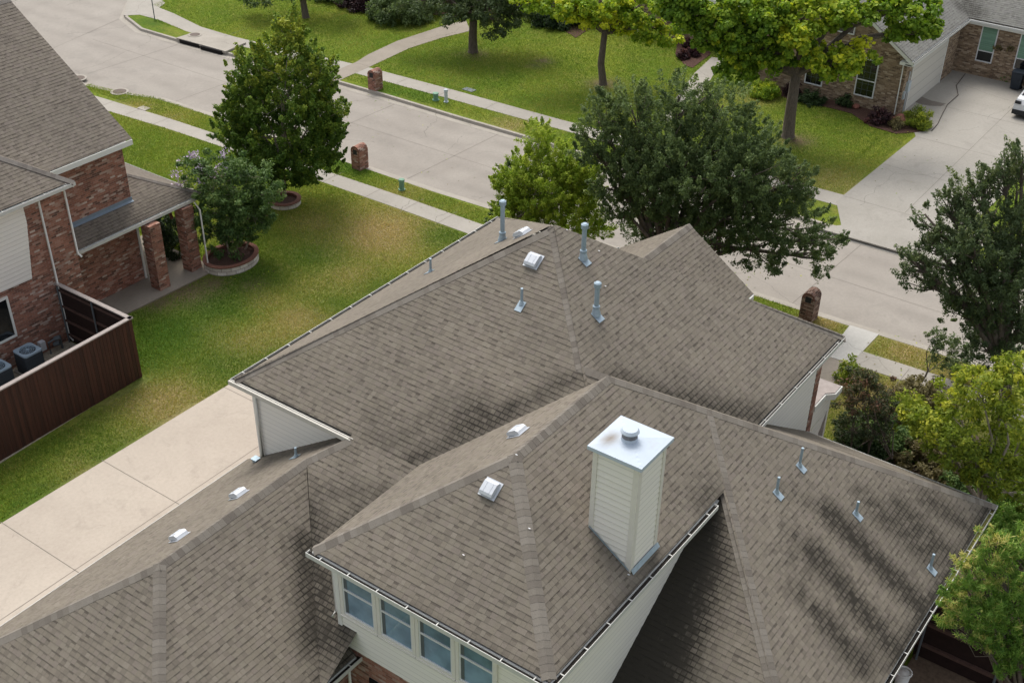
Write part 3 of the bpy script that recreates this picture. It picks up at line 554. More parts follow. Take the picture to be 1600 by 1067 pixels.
capline(c3, (-1.05, 17.53, 2.93), (5.1, 11.39, 7.056), (-1, 14, 2.9), (6, 17.5, 2.9), .17); capline(c3, (11.25, 17.52, 2.93), (3.33, 9.6, 8.26), (6, 17.5, 2.9), (11.3, 12, 2.9), .16)
c3.build("ridge_cap", R3)
mb = MB('trim'); mb.box(-1., 11.2, 12.55, 17.46, 2.72, 2.78); mb.box(11.19, 11.21, 11.9, 17.46, 2.72, 2.9); mb.box(-1, 11.19, 17.46, 17.48, 2.72, 2.9); mb.build("soffit", R3)
gutter(H, 'u', 17.48, -1.0, 6.7, 1, 2.9); gutter(H, 'u', 17.48, 6.7, 11.32, 1, 2.9, fill='moss', label="eaves gutter packed with yellow moss and leaf litter"); gutter(H, 'v', 11.21, 11.9, 17.58, 1, 2.9, fill='moss', straps=False)
# --- garage roof
r4 = MB('shingle'); L1 = (2.9+S_*.39, 0, S_); L2 = (2.9+S_*7.23, 0, -S_); L3 = (2.9+S_*9.34, S_, 0)
plane(r4, L1, [(-9.3, -.31), (.4, -.31), (.4, 4.22), (-.02, 4.22), (-.81, 3.42), (-5.53, 3.42)], [((412, 716), (530, 690), .22, .55), ((405, 715), (420, 722), .3, .5)])
plane(r4, L2, [(-5.53, 3.42), (-.81, 3.42), (-4.5, 7.13), (-9.3, 7.13)], [((478, 740), (478, 850), .15, .2), ((478, 850), (492, 1000), .42, 1.), ((505, 1010), (540, 1010), .4, .7), ((545, 1005), (500, 1055), .2, .7)])
plane(r4, L2, [(-4.5, 7.13), (-3.3, 7.13), (-3.3, 5.9)], [((478, 850), (520, 1010), .8, .9)])
plane(r4, L3, [(-9.26, -.31), (-9.26, 7.13), (-5.53, 3.42)])
R4 = r4.build("roof", H); c4 = MB('cap')
capline(c4, (-5.53, 3.42, 5.46), (-.75, 3.42, 5.46), (-3, 0, 3.1), (-3, 7, 3)); capline(c4, (-9.28, -.33, 2.93), (-5.53, 3.42, 5.46), (-9.3, 3, 2.9), (-6, -.3, 2.9)); capline(c4, (-9.28, 7.17, 2.93), (-5.53, 3.42, 5.46), (-9.3, 3, 2.9), (-6, 7.1, 3), .16)
c4.build("ridge_cap", R4)
mb = MB('trim'); mb.box(-9.2, .3, -.28, 7.1, 2.72, 2.78); mb.box(-9.2, .4, -.30, -.28, 2.72, 2.88); mb.box(-9.2, -3.3, 7.11, 7.13, 2.72, 2.9); mb.build("soffit", R4)
gutter(H, 'u', -.31, -9.4, .45, -1, 2.86); gutter(H, 'u', 7.14, -9.4, -3.15, 1, 2.9)
# --- front gable towards the street
r5 = MB('shingle'); vm = 5.9; zg = 6.7
plane(r5, (5.02-S_*3.4, 0, S_), [(11, 3.45), (14.2, 3.45), (14.2, vm), (10.9, vm), (10.9, 5)]); plane(r5, (5.02+S_*8.4, 0, -S_), [(10.9, vm), (14.2, vm), (14.2, 8.38), (11.5, 8.38)])
R5 = r5.build("roof", H); c5 = MB('cap'); capline(c5, (14.2, vm, 6.7), (10.95, vm, 6.7), (12, 3.4, 5), (12, 8.4, 5)); c5.build("ridge_cap", R5)
mb = MB('trim')
for a, b in (((3.4, 5.0), (5.9, 6.69)), ((5.9, 6.69), (8.42, 5.0))):
    mb.poly([(14.2, a[0], a[1]), (14.2, b[0], b[1]), (14.2, b[0], b[1]-.2), (14.2, a[0], a[1]-.2)])
mb.box(12.1, 14.18, 3.36, 3.42, 4.84, 5.0); mb.box(12.1, 14.18, 8.37, 8.43, 4.84, 5.0); mb.build("fascia", R5)
gutter(H, 'u', 3.42, 12.1, 14.25, -1, 5.0)
# --- walls
w = MB('red'); w.box(.4, 11.6, .4, 11.84, 0, 5.84); w.box(12, 13.8, 3.8, 8.1, 0, 4.9); w.poly([(13.8, 3.8, 4.9), (13.8, 8.1, 4.9), (13.8, 5.95, 6.3)])
w.box(-8.9, .2, .05, 6.75, 0, 2.74); w.box(-3.22, 3.4, 6.8, 12.4, 0, 3.12); w.box(-.7, 10.85, 12.3, 17.1, 0, 2.74)
w.box(11.29, 11.63, 11.80, 11.875, 2.5, 5.83); w.build("brick_wall", H)
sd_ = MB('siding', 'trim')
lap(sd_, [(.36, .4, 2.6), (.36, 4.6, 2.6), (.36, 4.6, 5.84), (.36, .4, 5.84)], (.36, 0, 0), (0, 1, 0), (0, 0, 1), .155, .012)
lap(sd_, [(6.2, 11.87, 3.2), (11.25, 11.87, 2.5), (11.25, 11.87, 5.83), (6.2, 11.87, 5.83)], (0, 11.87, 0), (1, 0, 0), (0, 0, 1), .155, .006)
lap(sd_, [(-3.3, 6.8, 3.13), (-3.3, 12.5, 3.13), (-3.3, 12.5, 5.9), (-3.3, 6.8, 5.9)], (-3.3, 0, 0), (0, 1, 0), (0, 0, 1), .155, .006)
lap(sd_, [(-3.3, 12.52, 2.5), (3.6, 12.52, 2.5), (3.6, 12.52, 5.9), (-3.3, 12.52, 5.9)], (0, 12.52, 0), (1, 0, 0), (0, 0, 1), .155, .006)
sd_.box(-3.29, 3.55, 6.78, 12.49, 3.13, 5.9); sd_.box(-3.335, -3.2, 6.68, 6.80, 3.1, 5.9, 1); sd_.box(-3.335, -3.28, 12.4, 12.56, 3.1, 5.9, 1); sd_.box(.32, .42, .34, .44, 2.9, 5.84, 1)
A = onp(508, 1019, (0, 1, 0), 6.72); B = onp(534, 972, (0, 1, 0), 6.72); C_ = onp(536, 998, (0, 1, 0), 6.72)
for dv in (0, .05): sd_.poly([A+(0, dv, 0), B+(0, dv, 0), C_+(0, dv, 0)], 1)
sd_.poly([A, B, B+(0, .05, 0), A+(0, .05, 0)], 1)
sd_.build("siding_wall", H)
# porch by the front door
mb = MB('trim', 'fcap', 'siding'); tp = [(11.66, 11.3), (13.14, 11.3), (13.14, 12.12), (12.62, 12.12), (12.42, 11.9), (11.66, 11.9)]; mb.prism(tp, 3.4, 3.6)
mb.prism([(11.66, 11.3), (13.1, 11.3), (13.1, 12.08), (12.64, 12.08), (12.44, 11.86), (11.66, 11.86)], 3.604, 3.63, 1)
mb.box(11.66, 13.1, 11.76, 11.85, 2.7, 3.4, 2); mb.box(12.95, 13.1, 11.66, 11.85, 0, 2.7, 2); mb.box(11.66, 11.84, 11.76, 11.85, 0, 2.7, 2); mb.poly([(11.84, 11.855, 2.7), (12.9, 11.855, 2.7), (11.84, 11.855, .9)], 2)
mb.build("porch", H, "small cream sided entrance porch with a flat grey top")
mb = MB('dark'); mb.box(11.7, 13.0, 11.35, 11.4, .02, 3.38); mb.box(11.7, 13.4, 11.4, 12.6, .02, .05); mb.build("door_recess_or_shade", H)  # black back panel and floor sheet stand in for the porch's deep shadow
mb = MB('dark'); mb.box(-3.26, -3.21, 7.45, 8.3, 0., 2.35); mb.build("door_recess_or_shade", H)
# windows in the dormer wall
for i, v0 in enumerate((6.93, 8.04, 9.15, 10.26)):
    v1 = v0+.92; z0, z1 = 4.27, 5.68
    f = MB('trimc'); x0, x1 = -3.36, -3.28
    f.box(x0, x1, v0-.09, v0, z0-.08, z1+.2); f.box(x0, x1, v1, v1+.09, z0-.08, z1+.2); f.box(x0, x1, v0, v1, z0-.08, z0); f.box(x0, x1, v0, v1, z1, z1+.2); f.box(x0-.02, x1, v0-.1, v1+.1, z0-.12, z0-.081)
    W = f.build("window", H)
    f = MB('white'); f.box(-3.345, -3.3, v0, v0+.04, z0, z1); f.box(-3.345, -3.3, v1-.04, v1, z0, z1); f.box(-3.345, -3.3, v0+.04, v1-.04, z0, z0+.04); f.box(-3.35, -3.3, v0+.04, v1-.04, z0+.74, z0+.79); f.box(-3.345, -3.3, v0+.04, v1-.04, z1-.04, z1); f.build("sash", W)
    f = MB('glass', 'glassu', 'post'); f.box(-3.325, -3.312, v0+.04, v1-.04, z0+.04, z0+.74); f.box(-3.325, -3.312, v0+.04, v1-.04, z0+.79, z1-.04, 1); f.box(-3.329, -3.326, v0+.04, v0+.13, z0+.04, z1-.04, 2); f.build("pane", W)
# downspouts
def downspout(par, u, v, z1, z0, dirn, name="downspout", r=.04):
    mb = MB('trim'); du, dv = dirn
    mb.tube([(u+du*-.25, v+dv*-.25, z1+.15), (u, v, z1-.1), (u, v, z0+.12), (u+du*.2, v+dv*.2, z0+.03)], r, 8); return mb.build(name, par, smooth=True)
p = onp(399, 625, (1, 0, 0), .28); downspout(H, .28, p[1], 5.75, 3.25, (-1, 0))
p = onp(549, 1015, (0, 1, 0), 6.85); downspout(H, -3.35, 6.9, 2.75, .1, (0, 1)); downspout(H, -3.28, 6.62, 5.85, 4.05, (-1, .2), r=.045)
# --- chimney
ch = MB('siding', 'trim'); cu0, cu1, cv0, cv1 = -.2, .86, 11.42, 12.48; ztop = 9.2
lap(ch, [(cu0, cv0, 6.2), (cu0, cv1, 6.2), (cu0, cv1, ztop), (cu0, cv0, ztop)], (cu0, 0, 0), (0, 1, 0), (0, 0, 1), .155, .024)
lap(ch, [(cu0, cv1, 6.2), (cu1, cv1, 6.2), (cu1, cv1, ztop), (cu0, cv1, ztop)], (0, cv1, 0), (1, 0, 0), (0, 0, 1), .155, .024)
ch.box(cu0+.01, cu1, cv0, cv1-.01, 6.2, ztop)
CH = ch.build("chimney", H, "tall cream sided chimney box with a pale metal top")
mb = MB('trimc')
mb.box(cu0-.035, cu0-.005, cv1-.10, cv1+.035, 6.25, ztop); mb.box(cu0-.005, cu0+.10, cv1+.005, cv1+.035, 6.25, ztop); mb.box(cu0-.035, cu0-.005, cv0-.02, cv0+.09, 6.6, ztop); mb.box(cu1-.09, cu1+.02, cv1+.005, cv1+.035, 6.25, ztop)
mb.build("corner_trim", CH)
mb = MB('capw'); c0 = np.array([.33, 11.95, ztop+.16]); q = [(-.33, 11.29), (1.0, 11.29), (1.0, 12.62), (-.33, 12.62)]
q = [(cu0-.12, cv0-.12), (cu1+.14, cv0-.12), (cu1+.14, cv1+.12), (cu0-.12, cv1+.12)]
for i in range(4):
    a, b = q[i], q[(i+1) % 4]; mb.poly([(*a, ztop-.04), (*b, ztop-.04), (*b, ztop+.05), (*a, ztop+.05)])
NG = 14; u0_, v0_ = q[0]; du_, dv_ = q[2][0]-q[0][0], q[2][1]-q[0][1]
def cz(i, j): x, y = i/NG, j/NG; return (u0_+du_*x, v0_+dv_*y, ztop+.05+.08*min(1, 2.6*min(x, 1-x, y, 1-y)))
def cs(i, j): p_ = cz(i, j); return math.exp(-(((p_[0]-.12)/.25)**2+((p_[1]-11.58)/.16)**2))
for i in range(NG):
    for j in range(NG):
        K_ = [(i, j), (i+1, j), (i+1, j+1), (i, j+1)]; mb.poly([cz(*x) for x in K_], 0, stain=[cs(*x) for x in K_])
mb.poly([(*a, ztop-.04) for a in q]); mb.build("chimney_top", CH)
mb = MB('capw', 'soot'); cx, cy = .30, 11.93
mb.tube([(cx, cy, ztop+.06), (cx, cy, ztop+.2)], [.19, .17], 20); mb.tube([(cx, cy, ztop+.2), (cx, cy, ztop+.33)], .165, 20, 1); mb.tube([(cx, cy, ztop+.33), (cx, cy, ztop+.345), (cx, cy, ztop+.40)], [.2, .2, .16], 20)
mb.build("flue_cap", CH)
mb = MB('flash')
def pm3(u, v): return M3[0]+M3[2]*v
mb.poly([(cu0-.02, cv1+.045, pm3(0, cv1)+.06), (cu1+.05, cv1+.045, pm3(0, cv1)+.06), (cu1+.05, cv1+.11, pm3(0, cv1+.11)+.03), (cu0-.02, cv1+.11, pm3(0, cv1+.11)+.03)])
mb.poly([(cu0-.045, cv0, pm3(0, cv0)+.02), (cu0-.045, cv1, pm3(0, cv1)+.02), (cu0-.045, cv1, pm3(0, cv1)+.07), (cu0-.045, cv0, pm3(0, cv0)+.07)])
mb.build("flashing", CH)
# --- vents
def vent_pipe(pl, base, top, r, capr=0., collar=True, label=None):
    a, b, c = pl; B = onp(*base, (-b, -c, 1), a)
    T = B.copy()
    for z in np.arange(.15, 2.2, .02):
        if proj(B+(0, 0, z))[1] <= top: T = B+(0, 0, z); break
    else: T = B+(0, 0, .5)
    n = np.array([-b, -c, 1.]); n /= np.linalg.norm(n); g = math.hypot(b, c); up = np.array([b/g, c/g, g]); up /= np.linalg.norm(up); sd = np.cross(up, n)
    mb = MB('gal'); mb.tube([B-(0, 0, .05), T], r, 14)
    if capr: mb.tube([T-(0, 0, .06), T-(0, 0, .05), T+(0, 0, .06), T+(0, 0, .09)], [r, capr, capr, capr*.55], 16)
    if collar and capr: mb.tube([B+(0, 0, .2), B+(0, 0, .21), B+(0, 0, .26), B+(0, 0, .28)], [r, r*1.5, r*1.5, r], 16)
    o = mb.build("vent_pipe", H, label, smooth=False)
    mb = MB('flash'); mb.obox(B+n*.018-up*.06, sd, up, n, max(.10, r*2.0), max(.15, r*2.6), .006)
    mb.tube([B+n*.01, B+(0, 0, .10 if not capr else .22)], [r*2.0, r*1.18], 16); mb.build("flashing", o)
TALL = "tall galvanized flue pipe with a round cap"
for pl, b_, t_ in ((V2, (785, 376), 318), (V3p, (911, 405), 354), (V3p, (931, 492), 446)): vent_pipe(pl, b_, t_, .062, .095, True, TALL)
for pl, b_, t_ in ((V1, (815, 476), 451), (V2, (673, 425), 405), (L1, (463, 714), 700), (M3, (1249, 728), 700), (M3, (1213, 770), 746), (M3, (1337, 803), 784), (M3, (1453, 888), 866)): vent_pipe(pl, b_, t_, .035)
def box_vent(pl, at, dirn=-1):
    a, b, c = pl; B = onp(*at, (-b, -c, 1), a); n = np.array([-b, -c, 1.]); n /= np.linalg.norm(n); g = math.hypot(b, c); up = np.array([b/g, c/g, g]); up /= np.linalg.norm(up); sd = np.cross(up, n)
    K = lambda x, y, z: B+sd*x+up*y+n*z; s = .165
    mb = MB('ventw'); mb.obox(K(0, 0, .018), sd, up, n, s+.05, s+.05, .005)
    prof = [(-s-.03, .05), (-s-.03, .115), (-s+.03, .15), (s-.06, .15), (s, .10), (s+.02, .02)]
    for i in range(len(prof)-1):
        (y0, z0), (y1, z1) = prof[i], prof[i+1]; mb.poly([K(-s, y0, z0), K(s, y0, z0), K(s, y1, z1), K(-s, y1, z1)])
    for x in (-s, s): mb.poly([K(x, y, z) for y, z in prof])
    for x in (-.08, .08): mb.obox(K(x, -.02, .153), sd, up, n, .008, s-.05, .004)
    o = mb.build("roof_vent", H)
    mb = MB('ventd'); mb.obox(K(0, -.02, .055), sd, up, n, s-.008, s-.03, .045); mb.build("louvre", o)
for pl, at in ((M1, (767, 764)), (M2, (810, 677)), (V1, (834, 408)), (V2, (817, 367)), (L1, (374, 774)), (L1, (281, 840))): box_vent(pl, at)
B = onp(400, 721, (0, -S_, 1), L1[0]); mb = MB('gal'); mb.obox(B+(0, 0, .05), (1, 0, 0), (0, 1, 0), (0, 0, 1), .07, .07, .05); mb.obox(B+(0, 0, .11), (1, 0, 0), (0, 1, 0), (0, 0, 1), .10, .10, .012); mb.build("exhaust_cap", H)
# small white underlayment scraps on the ridges
for pl, q in ((M3, (826, 826)), (M1, (725, 867)), (M3, (981, 898)), (V3p, (935, 393)), (V4, (1074, 436)), (M2, (808, 712)), (V3p, (945, 448)), (V3p, (885, 360))):
    a, b, c = pl; B = onp(*q, (-b, -c, 1), a); n = np.array([-b, -c, 1.]); n /= np.linalg.norm(n); mb = MB('white'); mb.obox(B+n*.03, (1, 0, 0), (0, 1, 0), n, .012, .025, .003); mb.build("shingle_tag", H)

# ================================================================ NEIGHBOUR HOUSE (left)
N_ = empty("brick_house", 2, -17, 0, "neighbouring red brick house with dark shingled gable and a corner porch", "house")
r = MB('shingle_n'); a = (6.0-S_*14.6, 0, -S_); NP = (6.0-S_*14.55, 0, -S_); zap = 6-S_*14.55+S_*20.6
plane(r, NP, [(-14, -14.62), (8.8, -14.62), (8.8, -20.6), (-14, -20.6)])
plane(r, (zap-S_*(-20.6)*-1 if False else zap+S_*20.6, 0, S_), [(-14, -20.6), (8.8, -20.6), (8.8, -26), (-14, -26)])
RN = r.build("roof", N_); c = MB('cap_n'); capline(c, (8.8, -20.6, zap), (-14, -20.6, zap), (0, -15, 6.3), (0, -26, 6.3)); c.build("ridge_cap", RN)
mb = MB('trim'); mb.box(5.0, 8.78, -14.62, -14.58, 5.82, 6.02); mb.box(-14, 8.7, -15.1, -14.63, 5.84, 5.9)
for v0, v1 in ((-14.6, -20.6), (-26, -20.6)):
    z0, z1 = 5.98, zap-.02; mb.poly([(8.8, v0, z0), (8.8, v1, z1), (8.8, v1, z1-.2), (8.8, v0, z0-.2)])
mb.build("fascia", RN)
# lower-left hip block
r = MB('shingle_n'); NA = (6.0-S_*13.3, 0, -S_); NBp = (6+S_*5.2, -S_, 0)
plane(r, NA, [(-8, -13.36), (5.15, -13.36), (1.2, -17.3), (-8, -17.3)]); plane(r, NBp, [(5.12, -13.3), (5.12, -18.5), (1.2, -18.5), (1.2, -17.3)])
RN2 = r.build("roof", N_); c = MB('cap_n'); capline(c, (5.2, -13.3, 6.03), (1.2, -17.3, 8.69), (0, -13.3, 6), (5.2, -18, 6)); c.build("ridge_cap", RN2)
mb = MB('trim'); mb.box(-8, 5.1, -13.7, -13.38, 5.83, 5.88); mb.box(-8, 5.12, -13.37, -13.35, 5.83, 6.0); mb.box(5.12, 5.14, -15, -13.3, 5.83, 6.); mb.build("soffit", RN2)
gutter(N_, 'u', -13.35, -8, 5.2, 1, 6.0, w=.1)
# porch roof
r = MB('shingle_n'); PR = (3.0-S_*.75*14.06, 0, -S_*.75); PU = (3.0+S_*.75*11.3, -S_*.75, 0)
plane(r, PR, [(5.05, -14.12), (11.25, -14.12), (8.6, -16.7), (5.05, -16.7)], [((170, 370), (290, 320), .8, .45), ((150, 385), (240, 345), .5, .55)]); plane(r, PU, [(11.22, -14.1), (11.22, -20), (8.4, -20), (8.4, -16.9)])
RN3 = r.build("roof", N_, "low shingled porch roof darkened with algae"); c = MB('cap_n'); capline(c, (11.28, -14.1, 3.02), (8.7, -16.65, 4.32), (9, -14, 3), (11.2, -17, 3), .12); c.build("ridge_cap", RN3)
mb = MB('post2'); mb.poly([(5.1, -15.03, 3.505), (8.62, -15.03, 3.505), (8.62, -14.91, 3.46), (5.1, -14.91, 3.46)]); mb.box(5.1, 8.62, -15.035, -15.02, 3.5, 3.62); mb.build("flashing", RN3)
mb = MB('trim'); mb.box(5.1, 11.2, -14.6, -14.15, 2.83, 2.88); mb.box(5.1, 11.22, -14.15, -14.12, 2.82, 3.0); mb.box(11.2, 11.25, -20, -14.15, 2.82, 3.0); mb.build("soffit", RN3)
gutter(N_, 'u', -14.11, 5.1, 11.32, 1, 3.0, w=.1)
gutter(N_, 'v', 11.23, -20, -14.1, 1, 3.0, w=.08, straps=False)
w = MB('red'); w.box(-9, 4.96, -26, -13.7, 0, 5.84); w.box(-9, 8.55, -25.6, -15.04, 0, 5.86); w.build("brick_wall", N_)
w = MB('red'); w.poly([(8.56, -15.04, 5.86), (8.56, -25.6, 5.86), (8.56, -20.6, zap-.25)]); w.box(8.56, 8.6, -18, -15.05, 0, 5.8); w.build("brick_wall", N_)
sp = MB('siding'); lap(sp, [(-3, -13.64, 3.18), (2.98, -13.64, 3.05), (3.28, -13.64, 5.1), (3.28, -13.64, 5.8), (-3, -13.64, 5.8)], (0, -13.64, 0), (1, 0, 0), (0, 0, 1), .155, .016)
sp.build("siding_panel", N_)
f = MB('trim'); f.box(.3, 1.92, -13.7, -13.63, 1.22, 1.30); f.box(1.85, 1.93, -13.7, -13.63, 1.30, 2.75); f.box(.3, .38, -13.7, -13.63, 1.30, 2.75); f.box(.3, 1.93, -13.7, -13.63, 2.75, 2.83); W = f.build("window", N_)
f = MB('glassd'); f.box(.38, 1.85, -13.69, -13.66, 1.3, 2.75); f.build("pane", W)
downspout(N_, 3.87, -13.6, 5.8, .1, (0, 1)); downspout(N_, 4.93, -13.62, 5.75, 3.1, (.1, 1)); downspout(N_, 10.55, -13.52, 2.85, .1, (0, 1), r=.035)
for u0, v0 in ((8.25, -14.28), (10.02, -14.42)):
    mb = MB('red'); mb.box(u0, u0+.52, v0, v0+.52, .05, 2.84); mb.build("column", N_)
mb = MB('trim'); mb.box(8.57, 8.66, -15.12, -15.0, .05, 2.8); mb.box(8.6, 8.64, -16.4, -15.3, .05, 2.3); mb.build("door", N_)
arch = MB('barkl'); P = []
for i in range(9): t = math.pi*i/8; P.append((10.3, -16.2+1.2*math.cos(t), 2.0+.75*math.sin(t)))
mb = MB('capbrick'); mb.tube(P, .07, 6); mb.build("arch_trim", N_)
# side-yard fence of the neighbour
F = empty("wood_fence", 3.9, -9.7, 0, "dark stained board fence with pale cap rail enclosing two condensers", "fence")
f0, f1, hh = np.array([3.92, -9.70]), np.array([-9.5, -9.32]), 2.42
def fence_run(F, a, b, h, outn):
    a, b = np.array(a, float), np.array(b, float); d = (b-a); L = np.linalg.norm(d); d /= L; n = np.array(outn, float)
    mb = MB('fence', 'fencein')
    k = int(L/.14)
    for i in range(k):
        c = a+d*(L*(i+.5)/k); hz = h/2-.02+random.uniform(-.004, .004); nn = n*random.uniform(-.004, .006)
        mb.obox((*(c+nn), hz+.02), (*d, 0), (*n, 0), (0, 0, 1), L/k/2-.003, .011, hz, 0)
    m2 = (a+b)/2; mb.obox((*(m2-n*.02), h/2), (*d, 0), (*n, 0), (0, 0, 1), L/2, .008, h/2-.03, 1)
    mb.build("board_panel", F)
    mb = MB('rail')
    for z in (.35, .95, 1.55, h-.2): mb.obox((*(m2-n*.06), z), (*d, 0), (*n, 0), (0, 0, 1), L/2-.05, .03, .035)
    mb.build("rail", F)
    mb = MB('fcap'); mb.obox((*(m2-n*.03), h+.02), (*d, 0), (*n, 0), (0, 0, 1), L/2+.06, .08, .022); mb.build("cap_rail", F)
    for i in range(max(2, int(L/1.9)+1)):
        c = a+d*(.1+(L-.2)*i/max(1, int(L/1.9))); mb = MB('post'); mb.tube([(*(c-n*.1), 0), (*(c-n*.1), h-.05)], .032, 8); mb.build("post", F)
fence_run(F, f0, f1, hh, (-.028, 1)); fence_run(F, f0, (3.9, -13.68), hh, (1, 0))
# fence at the right-hand corner
F2 = empty("wood_fence", 7.2, 18, 0, "almost black board fence with three rails under the feathery shrub", "fence")
mb = MB('fencein'); mb.box(7.6, 7.63, 17.15, 24, 0, 2.4); mb.build("board_panel", F2)
for z in (.5, 1.25, 2.0):
    mb = MB('rail'); mb.box(7.50, 7.59, 17.15, 24, z, z+.09); mb.build("rail", F2)
for v in (17.3, 19.3, 21.3):
    mb = MB('post'); mb.tube([(7.45, v, 0), (7.45, v, 2.35)], .035, 8); mb.build("post", F2)
mb = MB('soil'); mb.box(-2, 7.6, 17.2, 26, -.1, .03); mb.build("bare_ground", kind="structure")
mb = MB('trim'); P = [(6.35+.2*math.cos(t), 17.3+.2*math.sin(t), .5) for t in np.linspace(0, 2*math.pi, 15)]; mb.tube(P, .025, 6, cap=False); 
mb.tube([(6.35, 17.3, .03), (6.35, 17.3, .48)], [.16, .19], 14); mb.build("bucket", label="white round bucket rim beside the dark fence", cat="bucket", smooth=True)
# condensers
def condenser(u, v, label):
    o = empty("air_conditioner", u, v, .03, label, "air conditioner", "condensers behind the stained fence"); h = .37
    mb = MB('acd'); q = []
    for cx, cy, a0 in ((h-.1, h-.1, 0), (-h+.1, h-.1, 90), (-h+.1, -h+.1, 180), (h-.1, -h+.1, 270)):
        for k in range(4): t = math.radians(a0+30*k); q.append((u+cx+.1*math.cos(t), v+cy+.1*math.sin(t)))
    mb.prism(q, .08, .86); mb.build("casing", o)
    mb = MB('act'); qi = [(u+.29*math.cos(2*math.pi*(i+.5)/16), v+.29*math.sin(2*math.pi*(i+.5)/16)) for i in range(16)]
    for i in range(16):
        a, b = q[i], q[(i+1) % 16]; c, d = qi[i], qi[(i+1) % 16]; mb.poly([(*a, .92), (*b, .92), (*d, .92), (*c, .92)]); mb.poly([(*a, .86), (*b, .86), (*b, .92), (*a, .92)]); mb.poly([(*c, .92), (*d, .92), (*d, .86), (*c, .86)])
    mb.build("top_panel", o)
    mb = MB('act'); 
    for rr in (.08, .15, .22): mb.tube([(u+rr*math.cos(t), v+rr*math.sin(t), .915) for t in np.linspace(0, 2*math.pi, 17)], .006, 4, cap=False)
    for k in range(10): t = math.pi*2*k/10; mb.tube([(u+.04*math.cos(t), v+.04*math.sin(t), .93), (u+.29*math.cos(t), v+.29*math.sin(t), .915)], .006, 4)
    mb.tube([(u, v, .90), (u, v, .94)], .05, 10); mb.build("fan_guard", o)
    mb = MB('black'); mb.prism(qi, .84, .85)
    for k in range(3):
        t = 2.1*k; mb.poly([(u, v, .87), (u+.27*math.cos(t), v+.27*math.sin(t), .86), (u+.27*math.cos(t+.7), v+.27*math.sin(t+.7), .89)])
    mb.build("fan", o); mb = MB('walk'); mb.box(u-.45, u+.45, v-.45, v+.45, .0, .08); mb.build("pad", o)
condenser(1.82, -13.05, "grey condenser with a round fan grille, the one nearer the fence corner"); condenser(.55, -13.0, "grey condenser cut by the photo's edge, beside another condenser")
# planter rings
def planter(u, v, ru, rv, h, a0, a1, label):
    o = empty("raised_planter", u, v, 0, label, "planter"); T = [math.radians(t) for t in np.linspace(a0, a1, 30)]
    mb = MB('stone'); s = 0
    for i in range(29):
        A = (u+ru*math.cos(T[i]), v+rv*math.sin(T[i])); B = (u+ru*math.cos(T[i+1]), v+rv*math.sin(T[i+1])); L = math.dist(A, B)
        mb.poly([(*A, 0), (*B, 0), (*B, h), (*A, h)], 0, [(s, 0), (s+L, 0), (s+L, h), (s, h)]); s += L
    mb.build("stone_edge", o); mb = MB('capbrick')
    for i in range(29):
        q = [(u+(ru+x)*math.cos(T[j]), v+(rv+x)*math.sin(T[j])) for x in (.03, -.16) for j in (i, i+1)]
        mb.poly([(*q[0], h+.05), (*q[1], h+.05), (*q[3], h+.05), (*q[2], h+.05)]); mb.poly([(*q[0], h), (*q[1], h), (*q[1], h+.05), (*q[0], h+.05)]); mb.poly([(*q[2], h-.1), (*q[3], h-.1), (*q[3], h+.05), (*q[2], h+.05)])
    mb.build("coping", o); mb = MB('mulch'); mb.prism([(u+(ru-.1)*math.cos(t), v+(rv-.1)*math.sin(t)) for t in T], 0, h-.06); mb.build("mulch_fill", o)
planter(11.6, -13.3, 1.2, .98, .34, 0, 360, "raised white stone planter with brick coping beside the porch")
c = gp(445, 318); planter(c[0], c[1], .72, .72, .22, 0, 360, "small round brick planter ring around the street-side maple")
# ================================================================ HOUSE ACROSS THE STREET
A_ = empty("brick_house", 47, 0, 0, "tan brick house across the street with grey roof and white garage door", "house")
r = MB('shingle_f'); k = .66; ze = 3.1
plane(r, (ze+k*3.1, 0, -k), [(43.2, 3.02), (60, 3.02), (60, -2.), (43.2, -2.)], [((1500, 10), (1520, 25), .5, .6)]); plane(r, (ze+k*7.1, 0, k), [(43.2, -7.1), (60, -7.1), (60, -2.), (43.2, -2.)])
plane(r, (ze-k*51.8, k, 0), [(51.9, 3.02), (51.9, 16), (57.5, 16), (57.5, -2.5)], [((1510, 5), (1525, 22), .5, .6)]); plane(r, (ze+k*63.2, -k, 0), [(63, 3.), (63, 16), (57.5, 16), (57.5, -2.5)])
plane(r, (ze-.2-k*46.6, k, 0), [(46.7, -20), (46.7, -7.), (52, -7.), (52, -20)])
plane(r, (ze-.2+k*57.4, -k, 0), [(57.3, -20), (57.3, -7.), (52, -7.), (52, -20)])
RA = r.build("roof", A_); c = MB('cap_f'); capline(c, (43.2, -2, ze+k*5.1), (60, -2, ze+k*5.1), (50, 3, 3), (50, -7, 3)); capline(c, (52, -20, 6.46), (52, -7, 6.46), (47, -10, 3), (57, -10, 3)); c.build("ridge_cap", RA)
mb = MB('trim')
for v0, v1 in ((3.1, -2.), (-7.1, -2.)):
    z0, z1 = ze-.02, ze+k*5.1-.02; mb.poly([(43.18, v0, z0), (43.18, v1, z1), (43.18, v1, z1-.2), (43.18, v0, z0-.2)]); mb.poly([(43.2, v0, z0-.2), (43.2, v1, z1-.2), (43.6, v1, z1-.2), (43.6, v0, z0-.2)])
mb.box(43.2, 51.9, 2.98, 3.04, ze-.22, ze+.01); mb.box(51.84, 51.9, 3.05, 16, ze-.22, ze+.01); mb.box(51.9, 52.2, 3., 16, ze-.22, ze-.16); mb.box(43.2, 52, 2.7, 2.98, ze-.22, ze-.16); mb.box(43.2, 43.6, 2.4, 3.04, 2.85, 3.0); mb.box(46.6, 46.7, -20, -7, 2.7, 2.9); mb.build("fascia", RA)
